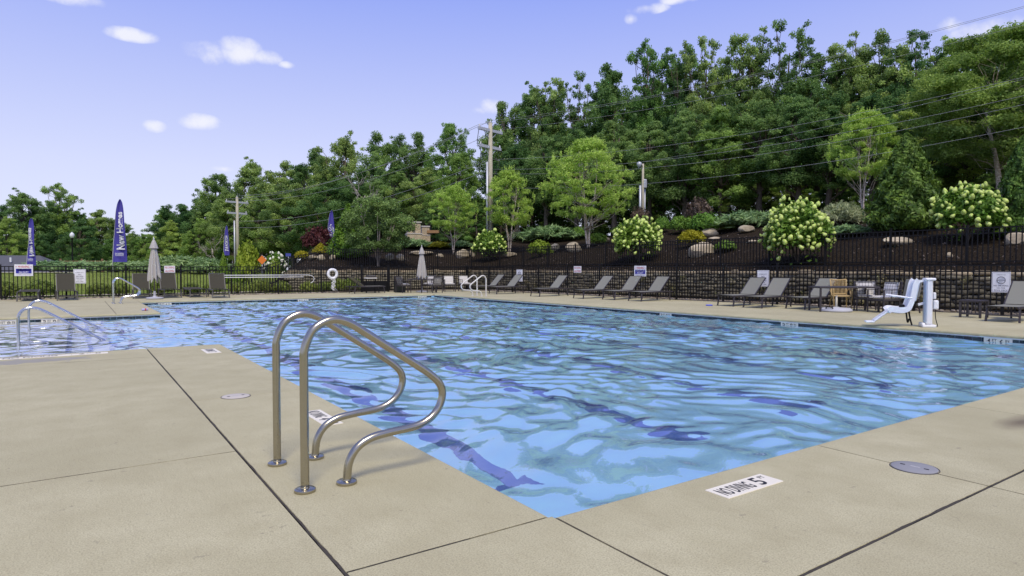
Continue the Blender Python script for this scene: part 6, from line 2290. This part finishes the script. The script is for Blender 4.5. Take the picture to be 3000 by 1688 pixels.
# house at far left
HB = at(30, 788, 64)
ho = empty('house', (HB[0], HB[1], -2.15), -YAW + .25, 'single storey house with a dark grey hip roof at far left', 'house')
MB().rbox((0, 0, 1.3), (11, 8, 2.6), .02).build('wall', mat('grey_siding', (.32, .33, .35), .8, noise=.05, nscale=3), ho)
roof = MB().add([(-6.1, -4.6, 2.6), (6.1, -4.6, 2.6), (6.1, 4.6, 2.6), (-6.1, 4.6, 2.6), (-2.6, 0, 4.75), (2.6, 0, 4.75), (-6.1, -4.6, 2.45), (6.1, -4.6, 2.45), (6.1, 4.6, 2.45), (-6.1, 4.6, 2.45)],
                [(0, 1, 5, 4), (1, 2, 5), (2, 3, 4, 5), (3, 0, 4), (6, 7, 1, 0), (7, 8, 2, 1), (8, 9, 3, 2), (9, 6, 0, 3), (9, 8, 7, 6)]).build('roof', mat('slate_shingle', (.085, .088, .10), .85, noise=.25, nscale=9, bump=.5, bscale=14), ho)
for x, y in ((-3.4, -1.9), (-1.2, -2.6), (.8, -1.7), (2.6, -2.4), (4.0, -2.9)):
    MB().tube([(x, y, 2.9 + (4.6 + y) * .47 - .2), (x, y, 2.9 + (4.6 + y) * .47 + .25)], .09, 8).build('vent_pipe', WHITE, roof)
for x in (-3.5, 0, 3.5):
    w_ = MB().rbox((x, -4.02, 1.4), (1.2, .06, 1.3), .01).build('window', WHITE, ho)
    MB().rbox((x, -4.06, 1.4), (1.0, .02, 1.1), .005).build('pane', mat('dark_pane', (.03, .035, .04), .08), w_)

# stone columns on the bank
def brick_mat():
    m = bpy.data.materials.new('stacked_stone'); m.use_nodes = True
    n, l = m.node_tree.nodes, m.node_tree.links
    b = n['Principled BSDF']; b.inputs['Roughness'].default_value = .9
    tc = n.new('ShaderNodeTexCoord')
    mp = n.new('ShaderNodeMapping'); mp.inputs['Rotation'].default_value = (R(90), 0, 0); l.new(tc.outputs['Object'], mp.inputs[0])
    bt = n.new('ShaderNodeTexBrick'); l.new(mp.outputs[0], bt.inputs['Vector'])
    bt.inputs['Scale'].default_value = 4.2; bt.inputs['Mortar Size'].default_value = .012; bt.inputs['Row Height'].default_value = .32
    bt.inputs['Color1'].default_value = (.66, .54, .36, 1); bt.inputs['Color2'].default_value = (.46, .38, .26, 1); bt.inputs['Mortar'].default_value = (.20, .16, .12, 1)
    l.new(bt.outputs['Color'], b.inputs['Base Color'])
    bp = n.new('ShaderNodeBump'); bp.inputs['Strength'].default_value = .8; bp.inputs['Distance'].default_value = .03; bp.invert = True
    l.new(bt.outputs['Fac'], bp.inputs['Height']); l.new(bp.outputs[0], b.inputs['Normal'])
    return m


SST = brick_mat()
CAPS = mat('pale_cap_stone', (.55, .52, .47), .85, noise=.1)
p = hit(1213, 716)
d0 = float((p[:2] - CAM[:2]) @ np.array([math.sin(YAW), math.cos(YAW)]))
k_ = d0 / FPX
rz_ = -YAW + .32


def stone_column(pxc, topy, wpx, dd, label, box=True):
    q = at(pxc, 788, d0 + dd); z0 = terrain(q[0], q[1]); zt = at(pxc, topy, d0 + dd)[2]
    kk = (d0 + dd) / FPX; w = wpx * kk; h = zt - z0
    root = empty('stone_column', (q[0], q[1], z0 - .05), rz_, label, 'column')
    hb = h * .46
    MB().rbox((0, 0, hb / 2), (w * 1.18, w * 1.18, hb), .02).build('plinth', SST, root)
    MB().rbox((0, 0, hb + .03), (w * 1.25, w * 1.25, .06), .012).build('plinth_cap', CAPS, root)
    MB().rbox((0, 0, hb + .06 + (h - hb - .16) / 2), (w, w, h - hb - .16), .02).build('shaft', SST, root)
    MB().rbox((0, 0, h - .05), (w * 1.14, w * 1.14, .10), .02).build('cap', CAPS, root)
    if box: MB().rbox((-.06, -w / 2 - .08, h * .72), (.20, .22, .26), .02).build('mail_slot_box', mat('rust_box', (.07, .03, .02), .8, noise=.3), root)
    return root


stone_column(1212, 649, 36, 0, 'larger tan stone column with a pale cap above the bank')
stone_column(1246, 661, 22, 1.6, 'smaller tan stone column behind the larger one', False)
b0, b1 = at(1252, 679, d0 + 1.4), at(1286, 679, d0 + 1.2)
o = MB().bar(tuple(b0), tuple(b1), .20, .22).build('timber_beam', mat('tan_timber', (.38, .22, .10), .8, noise=.2, nscale=4))
tag(o, 'tan timber beam reaching right from the smaller stone column', 'beam')
# split rail fence on the berm
sr = empty('split_rail_fence', (0, 0, 0), 0, 'low brown split rail fence behind the junipers on the left', 'fence')
prev = None
SRW = mat('split_rail_wood', (.22, .13, .07), .9, noise=.3)
for px in (178, 240, 300, 360):
    q = at(px, 788, 54); z = float(terrain(q[0], q[1]))
    MB().rbox((q[0], q[1], z + .55), (.16, .16, 1.1), .02).build('post', SRW, sr)
    if prev is not None:
        for dz in (.45, .9): MB().bar((prev[0], prev[1], prev[2] + dz), (q[0], q[1], z + dz), .10, .08).build('rail', SRW, sr)
    prev = (q[0], q[1], z)
